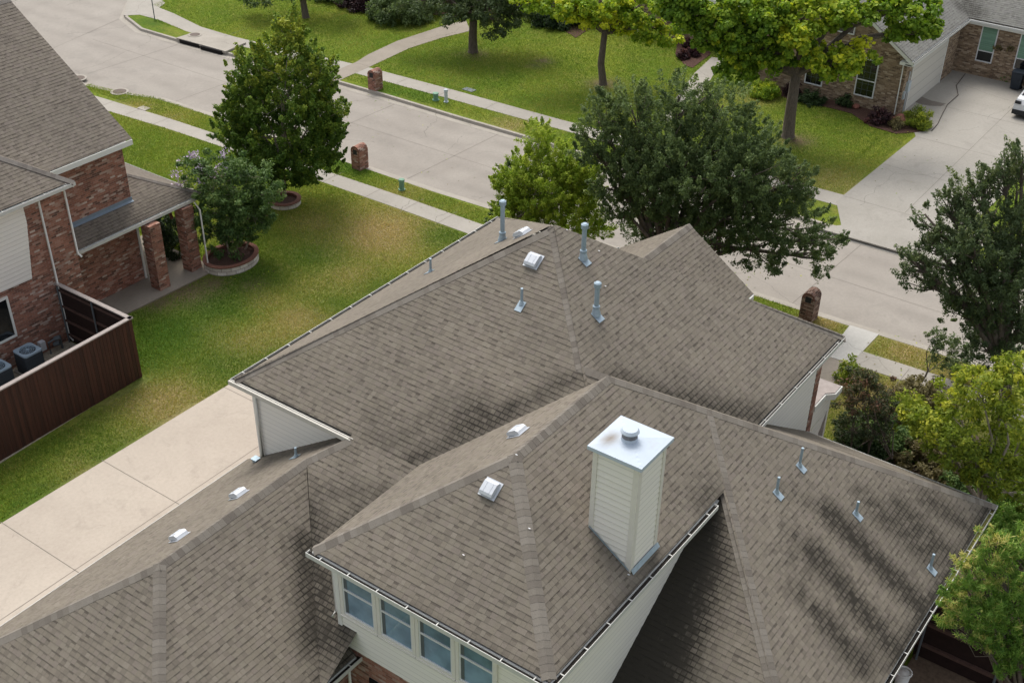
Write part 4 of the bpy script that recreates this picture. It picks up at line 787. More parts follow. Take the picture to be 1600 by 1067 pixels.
gutter(A_, 'u', 3.04, 43.2, 51.85, 1, ze, w=.1, straps=False); gutter(A_, 'v', 51.84, 3.14, 16, -1, ze, w=.1, straps=False)
w = MB('tan'); w.box(43.6, 51.9, -6.6, 2.7, 0, 2.9); w.poly([(43.6, 2.7, 2.9), (43.6, -6.6, 2.9), (43.6, -2., 6.2)]); w.box(52.2, 62, -2, 15.6, 0, 2.95); w.box(47., 57, -19.6, -6.8, 0, 2.75); w.build("brick_wall", A_)
mb = MB('trim'); mb.box(44.5, 44.6, 2.68, 2.76, 0, 2.75); mb.box(44.6, 49.8, 2.70, 2.76, 2.45, 2.6); mb.box(49.7, 49.8, 2.68, 2.76, 0, 2.5); mb.build("garage_frame", A_)
mb = MB('garage'); mb.box(44.6, 49.7, 2.70, 2.735, 0.02, 2.45); mb.build("garage_door", A_)
def fwin(face, a0, a1, z0, z1, split, mats=('glassd', 'glassd'), grid=True):
    f = MB('white'); x = face
    def b(a, b_, c, d, o=.05): f.box(x-o, x, a, b_, c, d)
    b(a0-.06, a0, z0-.06, z1+.06); b(a1, a1+.06, z0-.06, z1+.06); b(a0, a1, z0-.06, z0); b(a0, a1, z1, z1+.06)
    if split: b(a0, a1, split-.025, split+.025)
    W = f.build("window", A_)
    for (p, q, mt) in ((z0, split or z1, mats[0]), (split or z1, z1, mats[1])):
        if q-p < .1: continue
        g = MB(mt); g.box(x-.02, x-.005, a0, a1, p, q); g.build("pane", W)
    if grid:
        g = MB('post')
        for i in (1, 2): g.box(x-.03, x-.021, a0+(a1-a0)*i/3-.007, a0+(a1-a0)*i/3+.007, z0, z1)
        n = int((z1-z0)/.32)
        for j in range(1, n): zz = z0+(z1-z0)*j/n; g.box(x-.034, x-.03, a0, a1, zz-.007, zz+.007)
        g.build("muntin", W)
fwin(43.6, .22, 1.18, .68, 2.6, 1.5); fwin(43.6, -2.62, -1.72, .66, 2.5, 1.45); fwin(43.6, -1.25, -.42, 3.75, 4.95, None)
fwin(52.2, 3.82, 4.62, .9, 2.78, 1.45, ('glassd', 'blind'), False); fwin(52.2, 5.95, 6.85, .9, 2.78, 1.45, ('glassd', 'blind'), False)
fwin(47., -12.4, -11.4, .7, 2.4, 1.5)
mb = MB('trim'); mb.tube([(43.56, 2.5, 2.8), (43.54, 2.55, .1)], .03, 6); mb.build("downspout", A_)
for a in ((1440, 12), (1450, 4)):
    pass
mb = MB('paleb'); mb.box(44.0, 44.35, 2.7, 2.86, 1.2, 1.75); mb.tube([(44.2, 2.76, 1.2), (44.2, 2.76, .02)], .03, 6); mb.tube([(44.1, 2.76, 1.75), (44.1, 2.76, 2.3)], .03, 6); mb.box(43.75, 43.9, 2.7, 2.8, .9, 1.3); mb.build("electric_meter", A_, "pale blue electric meter box with a conduit")
# things on that drive
def bin_(u, v, label):
    o = empty("wheeled_bin", u, v, .02, label, "trash bin", "dark wheeled bins by the far window")
    mb = MB('bin'); 
    lo, hi = [(u-.24, v-.24), (u+.24, v-.24), (u+.24, v+.24), (u-.24, v+.24)], [(u-.32, v-.3), (u+.32, v-.3), (u+.32, v+.3), (u-.32, v+.3)]
    mb.poly([(*p, .08) for p in lo]); [mb.poly([(*lo[i], .08), (*lo[(i+1) % 4], .08), (*hi[(i+1) % 4], 1.0), (*hi[i], 1.0)]) for i in range(4)]; mb.box(u-.335, u+.335, v-.315, v+.315, .96, 1.0); mb.build("bin_body", o)
    mb = MB('bin'); mb.poly([(u-.34, v-.32, 1.02), (u-.34, v+.32, 1.02), (u, v+.3, 1.10), (u, v-.3, 1.10)]); mb.poly([(u+.34, v-.32, 1.03), (u+.34, v+.32, 1.03), (u, v+.3, 1.10), (u, v-.3, 1.10)]); mb.tube([(u+.38, v-.25, 1.02), (u+.38, v+.25, 1.02)], .02, 6)
    for sv in (-1, 1): mb.poly([(u-.34, v+sv*.32, 1.02), (u, v+sv*.3, 1.10), (u+.34, v+sv*.32, 1.03)])
    mb.build("lid", o)
    for sv in (-.25, .25):
        mb = MB('tyre'); mb.tube([(u+.22, v+sv-.03, .1), (u+.22, v+sv+.03, .1)], .1, 12); mb.build("wheel", o)
bin_(51.45, 6.45, "navy wheeled bin under the second green-blind window"); bin_(51.5, 7.25, "wheeled bin partly cut by the photo's edge next to its twin")
def car(u, v):
    o = empty("parked_car", u+2.2, v, 0, "white hatchback parked on the far concrete driveway", "car"); L, Wd = 4.3, 1.78; y0, y1 = v, v+Wd
    prof = [(0, .38), (.03, .75), (.18, .98), (.55, 1.05), (.95, 1.42), (2.3, 1.5), (3.0, 1.05), (3.95, .9), (4.22, .7), (4.3, .38)]
    mb = MB('white')
    ins = lambda z: .0 if z < .8 else (.06 if z < 1.2 else .2)
    for i in range(len(prof)-1):
        (a, z), (b, z2) = prof[i], prof[i+1]; mb.poly([(u+a, y0+ins(z), z), (u+b, y0+ins(z2), z2), (u+b, y1-ins(z2), z2), (u+a, y1-ins(z), z)])
    for s_, y in ((1, y0), (-1, y1)):
        mb.poly([(u+a, y+s_*.0, z) for a, z in [(0, .38), (.03, .75), (4.22, .7), (4.3, .38)]]); mb.poly([(u+.03, y, .75), (u+.18, y+s_*.06, .98), (u+3.0, y+s_*.06, 1.05), (u+3.95, y+s_*.06, .9), (u+4.22, y, .7)]); mb.poly([(u+.55, y+s_*.06, 1.05), (u+.95, y+s_*.2, 1.42), (u+2.3, y+s_*.2, 1.5), (u+3., y+s_*.06, 1.05)])
    mb.build("body", o)
    mb = MB('glassd'); mb.poly([(u+.56, y0+.16, 1.08), (u+.9, y0+.26, 1.40), (u+.9, y1-.26, 1.40), (u+.56, y1-.16, 1.08)][::1]); mb.poly([(u+2.38, y0+.26, 1.485), (u+2.95, y0+.16, 1.11), (u+2.95, y1-.16, 1.11), (u+2.38, y1-.26, 1.485)])
    for s_, y in ((1, y0), (-1, y1)): mb.poly([(u+.75, y+s_*.055, 1.09), (u+1.02, y+s_*.16, 1.37), (u+2.2, y+s_*.16, 1.42), (u+2.75, y+s_*.055, 1.09)])
    mb.build("window", o)
    mb = MB('black'); mb.box(u-.04, u+.2, y0-.01, y1+.01, .22, .46); mb.box(u+4.1, u+4.33, y0+.01, y1-.01, .22, .42); mb.box(u+.2, u+4.1, y0+.03, y1-.03, .2, .38); mb.build("bumper", o)
    for a in (.8, 3.4):
        for y in (y0-.01, y1-.19):
            mb = MB('tyre'); mb.tube([(u+a, y, .32), (u+a, y+.2, .32)], .32, 18); w_ = mb.build("wheel", o); mb = MB('gal'); mb.tube([(u+a, y-.01, .32), (u+a, y+.21, .32)], .18, 14); mb.build("rim", w_)
    for y in (y0+.03, y1-.33):
        mb = MB('black'); mb.box(u-.012, u+.1, y, y+.3, .78, .92); mb.build("tail_light", o)
car(47.25, 7.5)
hp = [gp(1508, 117), gp(1494, 135), gp(1497, 150), gp(1480, 165), gp(1472, 180), gp(1465, 195), gp(1452, 210)]
mb = MB('hose'); pts = [];
for i in range(len(hp)-1):
    for t in np.linspace(0, 1, 5)[:-1]: pts.append(hp[i]*(1-t)+hp[i+1]*t+(0, 0, .05))
mb.tube(pts, .018, 6); mb.build("garden_hose", label="thin dark hose snaking across the far driveway", cat="hose", smooth=True)
for q, lb in (((1558, 76), "small hanging planter on tan brick nearer the garage"), ((1579, 78), "small hanging planter on tan brick nearer the bins")):
    p = onp(*q, (1, 0, 0), 52.05); o = empty("hanging_planter", 52.05, p[1], p[2], lb, "planter", "wall planters between the green blinds")
    mb = MB('soil'); mb.tube([(52.05, p[1], p[2]-.12), (52.05, p[1], p[2])], [.1, .18], 10); mb.build("pot", o)
    mb = MB(LEAF['brown']); 
    for k in range(40):
        a = rng.uniform(0, 6.28); rr = rng.uniform(0, .25); zz = rng.uniform(-.05, .16); c = np.array([52.0+rr*math.cos(a), p[1]+rr*math.sin(a), p[2]+zz]); t = rng.normal(size=3)*.05; t2 = rng.normal(size=3)*.05; mb.poly([c-t, c+t2, c+t, c-t2], 0, [(0, 0)]*4, tint=[rng.uniform(0, 1)]*4)
    mb.build("foliage", o)
# ================================================================ STREET FURNITURE
def mailbox(px, py, top, label, mat='red'):
    c = gp(px, py); o = empty("brick_mailbox", c[0], c[1], 0, label, "mailbox", "brick mailboxes along the street"); u, v = c[0], c[1]; hw, hd = .27, .30; h = 1.05
    for z in np.arange(.8, 1.9, .02):
        if proj((u, v, z+.27))[1] <= top: h = z; break
    mb = MB(mat)
    arc = [(v+hw*math.cos(t), h+hw*math.sin(t)) for t in np.linspace(0, math.pi, 13)]; P = [(v+hw, 0), *arc, (v-hw, 0)]
    for x in (u-hd, u+hd): mb.poly([(x, a, z) for a, z in P], 0, [(a, z) for a, z in P])
    L = 0
    for i in range(len(P)-1):
        (a, z), (a2, z2) = P[i], P[i+1]; l_ = math.dist(P[i], P[i+1]); mb.poly([(u-hd, a, z), (u+hd, a, z), (u+hd, a2, z2), (u-hd, a2, z2)], 0, [(0, L), (2*hd, L), (2*hd, L+l_), (0, L+l_)]); L += l_
    mb.build("pillar", o)
    mb = MB('capbrick')
    for x in (u-hd-.006, u+hd+.006):
        for i in range(12):
            (a, z), (a2, z2) = arc[i], arc[i+1]; f = .78; k = lambda a, z: (v+(a-v)*f, h+(z-h)*f); b, zb = k(a, z); b2, zb2 = k(a2, z2); mb.poly([(x, a, z), (x, a2, z2), (x, b2, zb2), (x, b, zb)])
    mb.build("arch_trim", o)
    s_ = 1 if u < 25 else -1
    mb = MB('black'); mb.box(min(u+s_*hd, u+s_*(hd+.02)), max(u+s_*hd, u+s_*(hd+.02)), v-.13, v+.13, h-.12, h+.12)
    if u > 25: pass
    else: mb.box(u-hd-.008, u-hd-.003, v-.12, v+.12, h-.14, h+.1)
    mb.build("mailbox_door", o)
mailbox(563, 262, 226, "arched brick mailbox on the near verge beside the big maple"); mailbox(587, 139, 108, "arched brick mailbox across the street by the footpath"); mailbox(1262, 498, 454, "dark arched brick mailbox behind the foreground roof's street corner", 'brown')
def pedestal(px, py, h, r, mat, label, group=None):
    c = gp(px, py); mb = MB(mat); u, v = c[0], c[1]; mb.tube([(u, v, 0), (u, v, h*.8), (u, v, h*.82), (u, v, h*.97), (u, v, h)], [r*.9, r*.9, r*1.12, r*1.1, r*.7], 8)
    mb.tube([(u, v, -.02), (u, v, .05)], r*1.3, 8); mb.build("utility_pedestal", label=label, cat="utility box", group=group)
pedestal(628, 297, .55, .13, 'green', "pale green utility pedestal on the near verge"); pedestal(681, 157, .42, .15, 'green', "squat green utility pedestal by the far sidewalk"); pedestal(697, 160, .72, .10, 'paleb', "tall pale utility post beside a squat green pedestal")
def manhole(px, py, r, label, z=.02):
    c = gp(px, py); o = empty("manhole_cover", c[0], c[1], z, label, "manhole cover", "iron manhole covers"); u, v = c[0], c[1]
    mb = MB('iron'); mb.tube([(u, v, z), (u, v, z+.02)], r, 24); mb.build("lid", o); mb = MB('kerb'); mb.tube([(u, v, z-.02), (u, v, z+.012)], r+.12, 24); mb.build("collar", o)
manhole(122, 123, .36, "round iron cover in the concrete nearest the gable roof edge"); manhole(187, 144, .36, "round iron cover at the kerb between verge and road"); manhole(305, 58, .3, "round iron cover on top of the storm drain", .13)
o = empty("storm_drain", 29.3, -33.9, 0, "concrete kerb inlet with two dark slots on the far verge", "storm drain")
mb = MB('kerb'); mb.prism([(28.45, -35.8), (30.3, -35.7), (30.4, -32.0), (28.62, -31.8)], .0, .12); mb.build("slab", o)
for a, b in ((-35.5, -33.95), (-33.7, -32.1)):
    mb = MB('dark'); mb.prism([(28.40, a), (28.62, a), (28.68, b), (28.50, b)], -.12, .085); mb.build("slot", o)
c = gp(225, 170); mb = MB('kerb'); mb.box(c[0]-.2, c[0]+.2, c[1]-.3, c[1]+.3, 0, .03); mb.build("meter_lid", label="small square concrete meter lid on the near verge", cat="meter lid")
c = gp(733, 141); mb = MB('post'); mb.box(c[0]-.2, c[0]+.2, c[1]-.35, c[1]+.35, 0, .03); mb.build("meter_lid", label="dark blue meter lid beside the far sidewalk", cat="meter lid")
c = gp(242, 32); o = empty("street_sign", c[0], c[1], 0, "thin dark sign post on the grass corner", "street sign"); mb = MB('post'); mb.tube([(c[0], c[1], 0), (c[0], c[1], 2.9)], .03, 6); mb.build("post", o)
mb = MB('green'); mb.box(c[0]-.4, c[0]+.4, c[1]-.01, c[1]+.01, 2.9, 3.1); mb.build("sign_plate", o)
# ================================================================ VEGETATION
def leaf_mesh(name, mat, centres, crad, per, size, parent, asp=.5, tint=None, upb=.5, frond=False, label=None, flat=.75, dirs=None):
    """centres (n,3) clump centres, crad clump radii; one mesh of leaf-sized faces with per-leaf tint."""
    n = len(centres); N = n*per; ci = np.repeat(np.arange(n), per); C = np.asarray(centres)[ci]; R = np.asarray(crad)[ci][:, None]
    g = rng.normal(size=(N, 3)); g /= np.linalg.norm(g, axis=1)[:, None]; rad = rng.uniform(0, 1, (N, 1))**.45
    off = g*rad*R; off[:, 2] *= flat
    if dirs is not None:
        dc = np.asarray(dirs)*.75+np.array([0, 0, .65])+rng.normal(size=(n, 3))*.3; dc /= np.linalg.norm(dc, axis=1)[:, None]; uu = rng.uniform(0, 1, (N, 1)); off = dc[ci]*(uu-.4)*R*2.1+g*R*.85*(1.02-uu*.75)*rad
    P = C+off
    nor = g*.7+rng.normal(size=(N, 3))*.6+np.array([0, 0, upb]); nor /= np.linalg.norm(nor, axis=1)[:, None]
    d = (g+rng.normal(size=(N, 3))*.5+(np.array([0, 0, .9]) if frond else np.array([0, 0, -.1]))); d -= nor*(d*nor).sum(1)[:, None]; d /= np.linalg.norm(d, axis=1)[:, None]; s = np.cross(nor, d)
    L = size*rng.uniform(.65, 1.35, (N, 1)); Wd = L*asp
    q = np.stack([P-d*L*.5, P+s*Wd*.5+d*L*.05, P+d*L*.5, P-s*Wd*.5+d*L*.05], 1).reshape(-1, 3)
    q[:, 1] *= -1
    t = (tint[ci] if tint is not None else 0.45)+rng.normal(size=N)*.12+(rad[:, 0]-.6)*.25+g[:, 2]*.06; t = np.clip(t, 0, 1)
    me = bpy.data.meshes.new(name); me.vertices.add(4*N); me.vertices.foreach_set("co", q.astype(np.float32).ravel()); me.loops.add(4*N); me.loops.foreach_set("vertex_index", np.arange(4*N, dtype=np.int32))
    me.polygons.add(N); me.polygons.foreach_set("loop_start", np.arange(0, 4*N, 4, dtype=np.int32)); me.polygons.foreach_set("loop_total", np.full(N, 4, dtype=np.int32)); me.update(calc_edges=True)
    a = me.attributes.new("tint", 'FLOAT', 'POINT'); a.data.foreach_set("value", np.repeat(t, 4).astype(np.float32)); me.materials.append(mat)
    o = bpy.data.objects.new(name, me); COL.objects.link(o)
    if parent: o.parent = parent; o.matrix_parent_inverse = world(parent).inverted()
    return tagit(o, label)
def blobs(base, spec):
    B = []
    for s in spec:
        px, py, rx, ry = s[:4]; dd = s[4] if len(s) > 4 else 0.; c = above(base, px, py, dd); w = (c-CAM)*[1, -1, 1]; m = (w@_f)/FPX
        B.append((c, np.array([rx*m, rx*m, ry*m*1.05])))
    return B
RAG = .2; SZ = []; DR = []
def clumps(B, dens, shell=.35):
    SZ.clear(); DR.clear(); C = []; T = []; K = []
    for bi, (c, r) in enumerate(B):
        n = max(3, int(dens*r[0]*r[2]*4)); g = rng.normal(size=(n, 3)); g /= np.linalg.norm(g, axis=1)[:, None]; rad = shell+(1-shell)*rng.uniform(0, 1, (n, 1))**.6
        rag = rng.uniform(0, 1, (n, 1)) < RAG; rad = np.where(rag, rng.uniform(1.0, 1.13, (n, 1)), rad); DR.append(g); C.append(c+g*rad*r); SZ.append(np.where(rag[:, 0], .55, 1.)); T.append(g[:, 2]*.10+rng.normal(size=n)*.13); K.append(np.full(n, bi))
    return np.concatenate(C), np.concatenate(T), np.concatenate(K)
def tree(name, base, spec, leaf, label, dens=5, per=80, cr=.38, size=.13, asp=.5, tr=.16, bark='bark', cat="tree", group=None, tbase=.42, tvar=None, limbs=True, frond=False, trunkpx=None, upb=.5, shell=.35, stems=1, flat=.75, lift=0.):
    u, v = base[0], base[1]; o = empty(name, u, v, 0, label, cat, group); B = blobs(base, spec); C, T, K = clumps(B, dens, shell)
    C[:, 2] = np.maximum(C[:, 2], .25); T = T+tbase
    if tvar is not None: T = T+np.array(tvar)[K]
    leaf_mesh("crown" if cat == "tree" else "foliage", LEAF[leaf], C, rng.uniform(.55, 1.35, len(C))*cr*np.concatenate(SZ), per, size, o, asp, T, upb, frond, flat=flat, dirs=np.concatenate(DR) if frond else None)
    if not limbs: return o, C, B
    mb = MB(bark); ctr = np.mean([b[0] for b in B], axis=0); zlow = min(b[0][2]-b[1][2] for b in B); fork = max(.3, min(ctr[2]*.55, zlow+.9)) if lift == 0 else lift
    for st in range(stems):
        jx, jy = (0, 0) if stems == 1 else rng.normal(size=2)*.18
        f = np.array([u+jx*2.5+(ctr[0]-u)*.25, v+jy*2.5+(ctr[1]-v)*.25, fork]); b0 = np.array([u+jx, v+jy, -.1])
        mb.tube([b0, b0*.97+f*.03+(0, 0, .1), b0*.6+f*.4+(rng.normal()*.05, rng.normal()*.05, 0), f], [tr*1.5, tr*1.1, tr*.95, tr*.8], 9)
        tops = B if stems == 1 else [B[i] for i in rng.choice(len(B), min(len(B), 4), replace=False)]
        for c, r in tops:
            c = c if c[2] > f[2]+.2 else c+(0, 0, .2); mid = f*.5+c*.5+np.append(rng.normal(size=2)*.2, .1*np.linalg.norm(c-f)); mb.tube([f-(0, 0, .15), mid, c], [tr*.6, tr*.38, tr*.14], 7)
            sel = C[np.linalg.norm((C-c)/r, axis=1) < 1.05]
            for e in sel[rng.choice(len(sel), min(len(sel), 9), replace=False)] if len(sel) else []:
                st_ = mid*.35+c*.65; mb.tube([st_, (st_+e)/2+rng.normal(size=3)*.08, e], [tr*.17, tr*.10, .012], 5)
    mb.build("trunk", o, smooth=True)
    return o, C, B
T1 = gp(445, 312)
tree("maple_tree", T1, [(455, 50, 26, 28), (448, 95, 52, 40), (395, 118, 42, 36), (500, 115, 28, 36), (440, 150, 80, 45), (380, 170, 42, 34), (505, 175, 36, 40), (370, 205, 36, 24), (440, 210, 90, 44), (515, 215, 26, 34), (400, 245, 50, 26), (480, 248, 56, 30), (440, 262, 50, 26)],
     'maple', "tall dense maple with a top coloured as if sunlit on the near lawn", 16, 120, .29, .115, .6, .10, tbase=.40, tvar=[.4, .28, .16, .22, .05, .05, .08, 0, -.05, 0, -.08, -.05, -.08], bark='barkl', frond=True)  # top clumps get a lighter tint, painting sunlight into the crown
T2 = (11.9, -13.6)
o, C, B = tree("crepe_myrtle", T2, [(298, 262, 26, 14), (340, 262, 44, 20), (392, 262, 40, 22), (325, 292, 40, 22), (370, 300, 62, 34), (410, 305, 34, 32), (350, 335, 50, 30), (385, 345, 44, 26), (345, 366, 34, 16), (400, 330, 36, 30), (360, 375, 40, 20), (340, 320, 50, 40)], 'myrtle', "crepe myrtle with lavender blooms in the white stone planter", 9, 100, .26, .12, .5, .045, 'barkl', tbase=.42, stems=4, lift=.9)
def blooms(parent, base, pts, mat, rad=.11, n=34):
    mb = MB(mat)
    for q in pts:
        c = above(base, *q)
        for k in range(n):
            p = c+rng.normal(size=3)*rad; a, b = rng.normal(size=3)*.028, rng.normal(size=3)*.028; mb.poly([p-a, p+b, p+a, p-b], 0, [(0, 0)]*4)
    mb.build("blossom", parent)
blooms(o, T2, [(283, 255), (300, 243), (275, 272), (312, 262), (322, 265), (332, 268), (285, 285), (350, 240), (278, 290), (290, 280), (352, 262), (305, 240), (340, 262), (315, 280)], 'flower')
T3 = gp(478, 28)
tree("shade_tree", T3, [(400, -14, 44, 16), (450, -22, 60, 22), (520, -30, 50, 26), (380, -4, 20, 8)], 'oak', "tree at the photo's top edge over the far corner lawn, only its lowest leaves showing", 5, 90, .4, .17, .5, .2, lift=3.2)
T4 = gp(739, 82)
tree("oak_tree", T4, [(700, -2, 56, 26), (755, -12, 60, 34), (800, 8, 46, 28), (770, 38, 28, 16, -1), (720, 18, 40, 18, -1), (650, 2, 36, 14), (820, -10, 50, 30)], 'oakd', "dark green tree with a black trunk beside the curving footpath", 7, 100, .4, .16, .5, .26, lift=2.4)
T5 = gp(942, 132)
tree("yellowing_tree", T5, [(870, 2, 44, 20), (930, 28, 42, 14), (965, 36, 26, 14), (930, 0, 56, 22), (995, 12, 40, 26), (1010, 45, 32, 18), (1040, 55, 26, 12), (830, -6, 30, 16), (905, 22, 30, 14)], 'yel', "straight-trunked tree with bright yellow-green leaves on the far lawn", 8, 80, .36, .19, .75, .2, tbase=.55, tvar=[.1, .3, .35, .1, .0, .12, .2, .1, .25], lift=3.)
T6 = gp(1231, 214)
tree("maple_tree", T6, [(1085, 20, 44, 36), (1140, 40, 50, 42), (1190, 20, 60, 40), (1100, 62, 26, 14), (1170, 92, 40, 22), (1240, 30, 52, 42), (1215, 85, 34, 24), (1245, 60, 26, 22, -1.5), (1300, 15, 46, 26), (1290, 92, 40, 20, -1.), (1340, 82, 36, 14, -1.), (1310, 108, 40, 12, -1.2), (1350, 10, 50, 20), (1420, 10, 46, 28), (1440, 44, 30, 20), (1405, 50, 24, 14), (1060, 0, 40, 26), (1150, 110, 30, 14)],
     'yel', "large spreading maple with gold patches in front of the tan brick house", 9, 90, .36, .2, .8, .3, tbase=.36, tvar=[.05, .05, .08, .15, .08, .2, .08, .35, .18, .3, .38, .3, .12, .12, .05, .1, 0, .05], lift=3.4)
T7 = (17., -3.2)
tree("lime_green_tree", T7, [(845, 216, 26, 26), (848, 258, 52, 38), (890, 262, 34, 34), (810, 285, 34, 34), (800, 300, 34, 34), (862, 300, 60, 44), (850, 290, 50, 50, -.5), (905, 290, 34, 44, -.3), (820, 330, 50, 34, -.5), (920, 300, 24, 40, .6), (925, 250, 18, 30, .6), (870, 345, 66, 30), (800, 340, 30, 26), (930, 350, 30, 26), (860, 390, 70, 30)],
     'lime', "upright lime-green tree just behind the pyramid roof apex", 20, 130, .25, .09, .40, .09, 'barkl', tbase=.66, stems=4, frond=True, lift=1.6)
tree("bay_tree", (16.6, -4.6), [(795, 265, 14, 16), (778, 285, 10, 12), (806, 285, 16, 16), (785, 320, 20, 24), (790, 350, 26, 20)], 'oak', "thin grey-green shrub poking out beside the lime-green tree", 8, 60, .22, .12, .4, .04, 'barkl', cat="tree", tbase=.5, frond=True, limbs=False)
T8 = (18.6, 2.6)
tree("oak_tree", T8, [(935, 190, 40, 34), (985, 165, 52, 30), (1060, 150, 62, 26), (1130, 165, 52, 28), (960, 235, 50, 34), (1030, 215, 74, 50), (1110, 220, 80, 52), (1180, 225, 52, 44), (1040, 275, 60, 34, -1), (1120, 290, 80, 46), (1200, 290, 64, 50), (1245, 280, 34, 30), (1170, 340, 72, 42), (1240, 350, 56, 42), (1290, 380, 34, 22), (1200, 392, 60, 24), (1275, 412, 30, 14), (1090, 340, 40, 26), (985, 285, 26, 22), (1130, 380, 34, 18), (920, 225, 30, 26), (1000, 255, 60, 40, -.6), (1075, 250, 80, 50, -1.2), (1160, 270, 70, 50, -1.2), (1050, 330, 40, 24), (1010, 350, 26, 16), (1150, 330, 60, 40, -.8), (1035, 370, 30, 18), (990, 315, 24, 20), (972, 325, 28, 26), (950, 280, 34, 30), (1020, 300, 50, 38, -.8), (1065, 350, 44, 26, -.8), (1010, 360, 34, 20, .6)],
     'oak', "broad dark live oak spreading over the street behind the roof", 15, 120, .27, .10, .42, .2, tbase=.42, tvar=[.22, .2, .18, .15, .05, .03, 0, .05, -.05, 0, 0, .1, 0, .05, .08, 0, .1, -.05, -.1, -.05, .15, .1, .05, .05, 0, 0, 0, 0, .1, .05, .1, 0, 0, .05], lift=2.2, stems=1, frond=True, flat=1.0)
T9 = (20.6, 15.6)
tree("oak_tree", T9, [(1598, 240, 22, 26), (1565, 262, 26, 24), (1530, 285, 24, 24), (1500, 300, 22, 28), (1478, 320, 18, 20), (1590, 300, 50, 50), (1545, 330, 50, 46), (1500, 350, 34, 40), (1445, 335, 12, 26), (1452, 372, 18, 28), (1422, 405, 18, 24), (1435, 435, 26, 20), (1480, 400, 44, 36), (1540, 400, 60, 46), (1600, 380, 50, 60),
     (1480, 440, 44, 26), (1530, 460, 50, 36), (1590, 460, 50, 46), (1505, 490, 34, 30), (1560, 510, 50, 36), (1600, 530, 36, 40), (1540, 545, 40, 24), (1590, 570, 40, 30), (1520, 380, 50, 50, -1.), (1570, 430, 56, 60, -1.)],
     'oakd', "tall grey-green evergreen oak filling the right edge by the street", 15, 95, .26, .10, .42, .2, tbase=.45, tvar=[.2, .2, .2, .2, .2, .08, .08, .08, .2, .1, .2, .1, .05, 0, 0, .05, 0, -.05, .05, -.08, -.1, -.05, -.1, .02, -.05], lift=2., frond=True, flat=1.1)
tree("sapling", (20.5, 12.6), [(1480, 545, 38, 22), (1500, 575, 34, 24), (1460, 525, 22, 16)], 'oakd', "loose twiggy sapling on the verge under the dark oak", 14, 60, .22, .11, .4, .035, tbase=.55, lift=.5)
T10 = (12.6, 17.2)
tree("elm_tree", T10, [(1580, 580, 40, 26), (1530, 600, 34, 24), (1480, 620, 40, 22, .8), (1570, 630, 56, 36), (1500, 655, 60, 32), (1440, 655, 36, 24, .8), (1590, 700, 50, 46), (1530, 715, 60, 36), (1465, 690, 30, 20), (1590, 770, 44, 34), (1420, 640, 34, 24, 1.), (1560, 600, 60, 30), (1500, 690, 60, 34), (1560, 740, 50, 30)],
     'olive', "airy yellow-green elm growing beyond the mossy gutter corner", 10, 80, .28, .13, .45, .09, 'barkl', tbase=.52, tvar=[.15, .15, .15, .05, .05, .1, 0, 0, 0, -.1, .1, .1, 0, 0], shell=.2, lift=2.)
T11 = (14.8, 13.0)
tree("crepe_myrtle", T11, [(1352, 585, 30, 22), (1330, 620, 30, 30), (1370, 622, 36, 34), (1350, 662, 44, 30), (1385, 650, 24, 26), (1325, 675, 26, 22)], 'red', "reddish dark crepe myrtle beside the small entrance porch", 12, 80, .22, .10, .45, .04, 'bark', tbase=.4, tvar=[.25, .35, .2, -.05, .1, -.1], stems=5, lift=.9)
T12 = (5.4, 21.2)
tree("feathery_cedar", T12, [(1595, 850, 30, 26), (1555, 875, 30, 20), (1530, 900, 32, 22), (1500, 925, 26, 22), (1478, 945, 14, 10), (1560, 925, 44, 30), (1520, 958, 34, 22), (1490, 968, 20, 12), (1590, 950, 44, 40), (1560, 985, 44, 28), (1530, 995, 26, 16), (1595, 1010, 34, 40), (1575, 1035, 26, 26), (1515, 880, 16, 12), (1545, 845, 18, 12), (1600, 905, 30, 30)],
     'fern', "bright feathery evergreen overhanging the right-hand gutter", 42, 75, .18, .15, .14, .08, 'bark', tbase=.46, tvar=[.2, .2, .2, .25, .4, .1, .15, .3, .05, 0, .2, 0, .0, .35, .35, .1], frond=True, upb=.2, shell=.35, lift=1.5, flat=1.1)
def shrub(name, px, py, r, h, leaf, label, group=None, size=.11, per=70, dens=14, tb=.45, z=0, cr=.2, asp=.5, frond=False):
    c = gp(px, py); u, v = c[0], c[1]; o = empty(name, u, v, 0, label, "shrub", group)
    n = int(dens*r*max(r, h)*4)+6; g = rng.normal(size=(n, 3)); g /= np.linalg.norm(g, axis=1)[:, None]; g[:, 2] = np.abs(g[:, 2]); C = np.array([u, v, .1])+g*np.array([r, r, h])*rng.uniform(.4, 1, (n, 1))
    leaf_mesh("foliage", LEAF[leaf], C, np.full(n, cr), per, size, o, asp, tb+rng.normal(size=n)*.12+g[:, 2]*.1, .6, frond)
    mb = MB('bark')
    for k in range(6): e = C[rng.integers(n)]; mb.tube([(u, v, 0), (np.array([u, v, 0])+e)/2+rng.normal(size=3)*.03, e], [.03, .02, .008], 5)
    mb.build("stem", o)
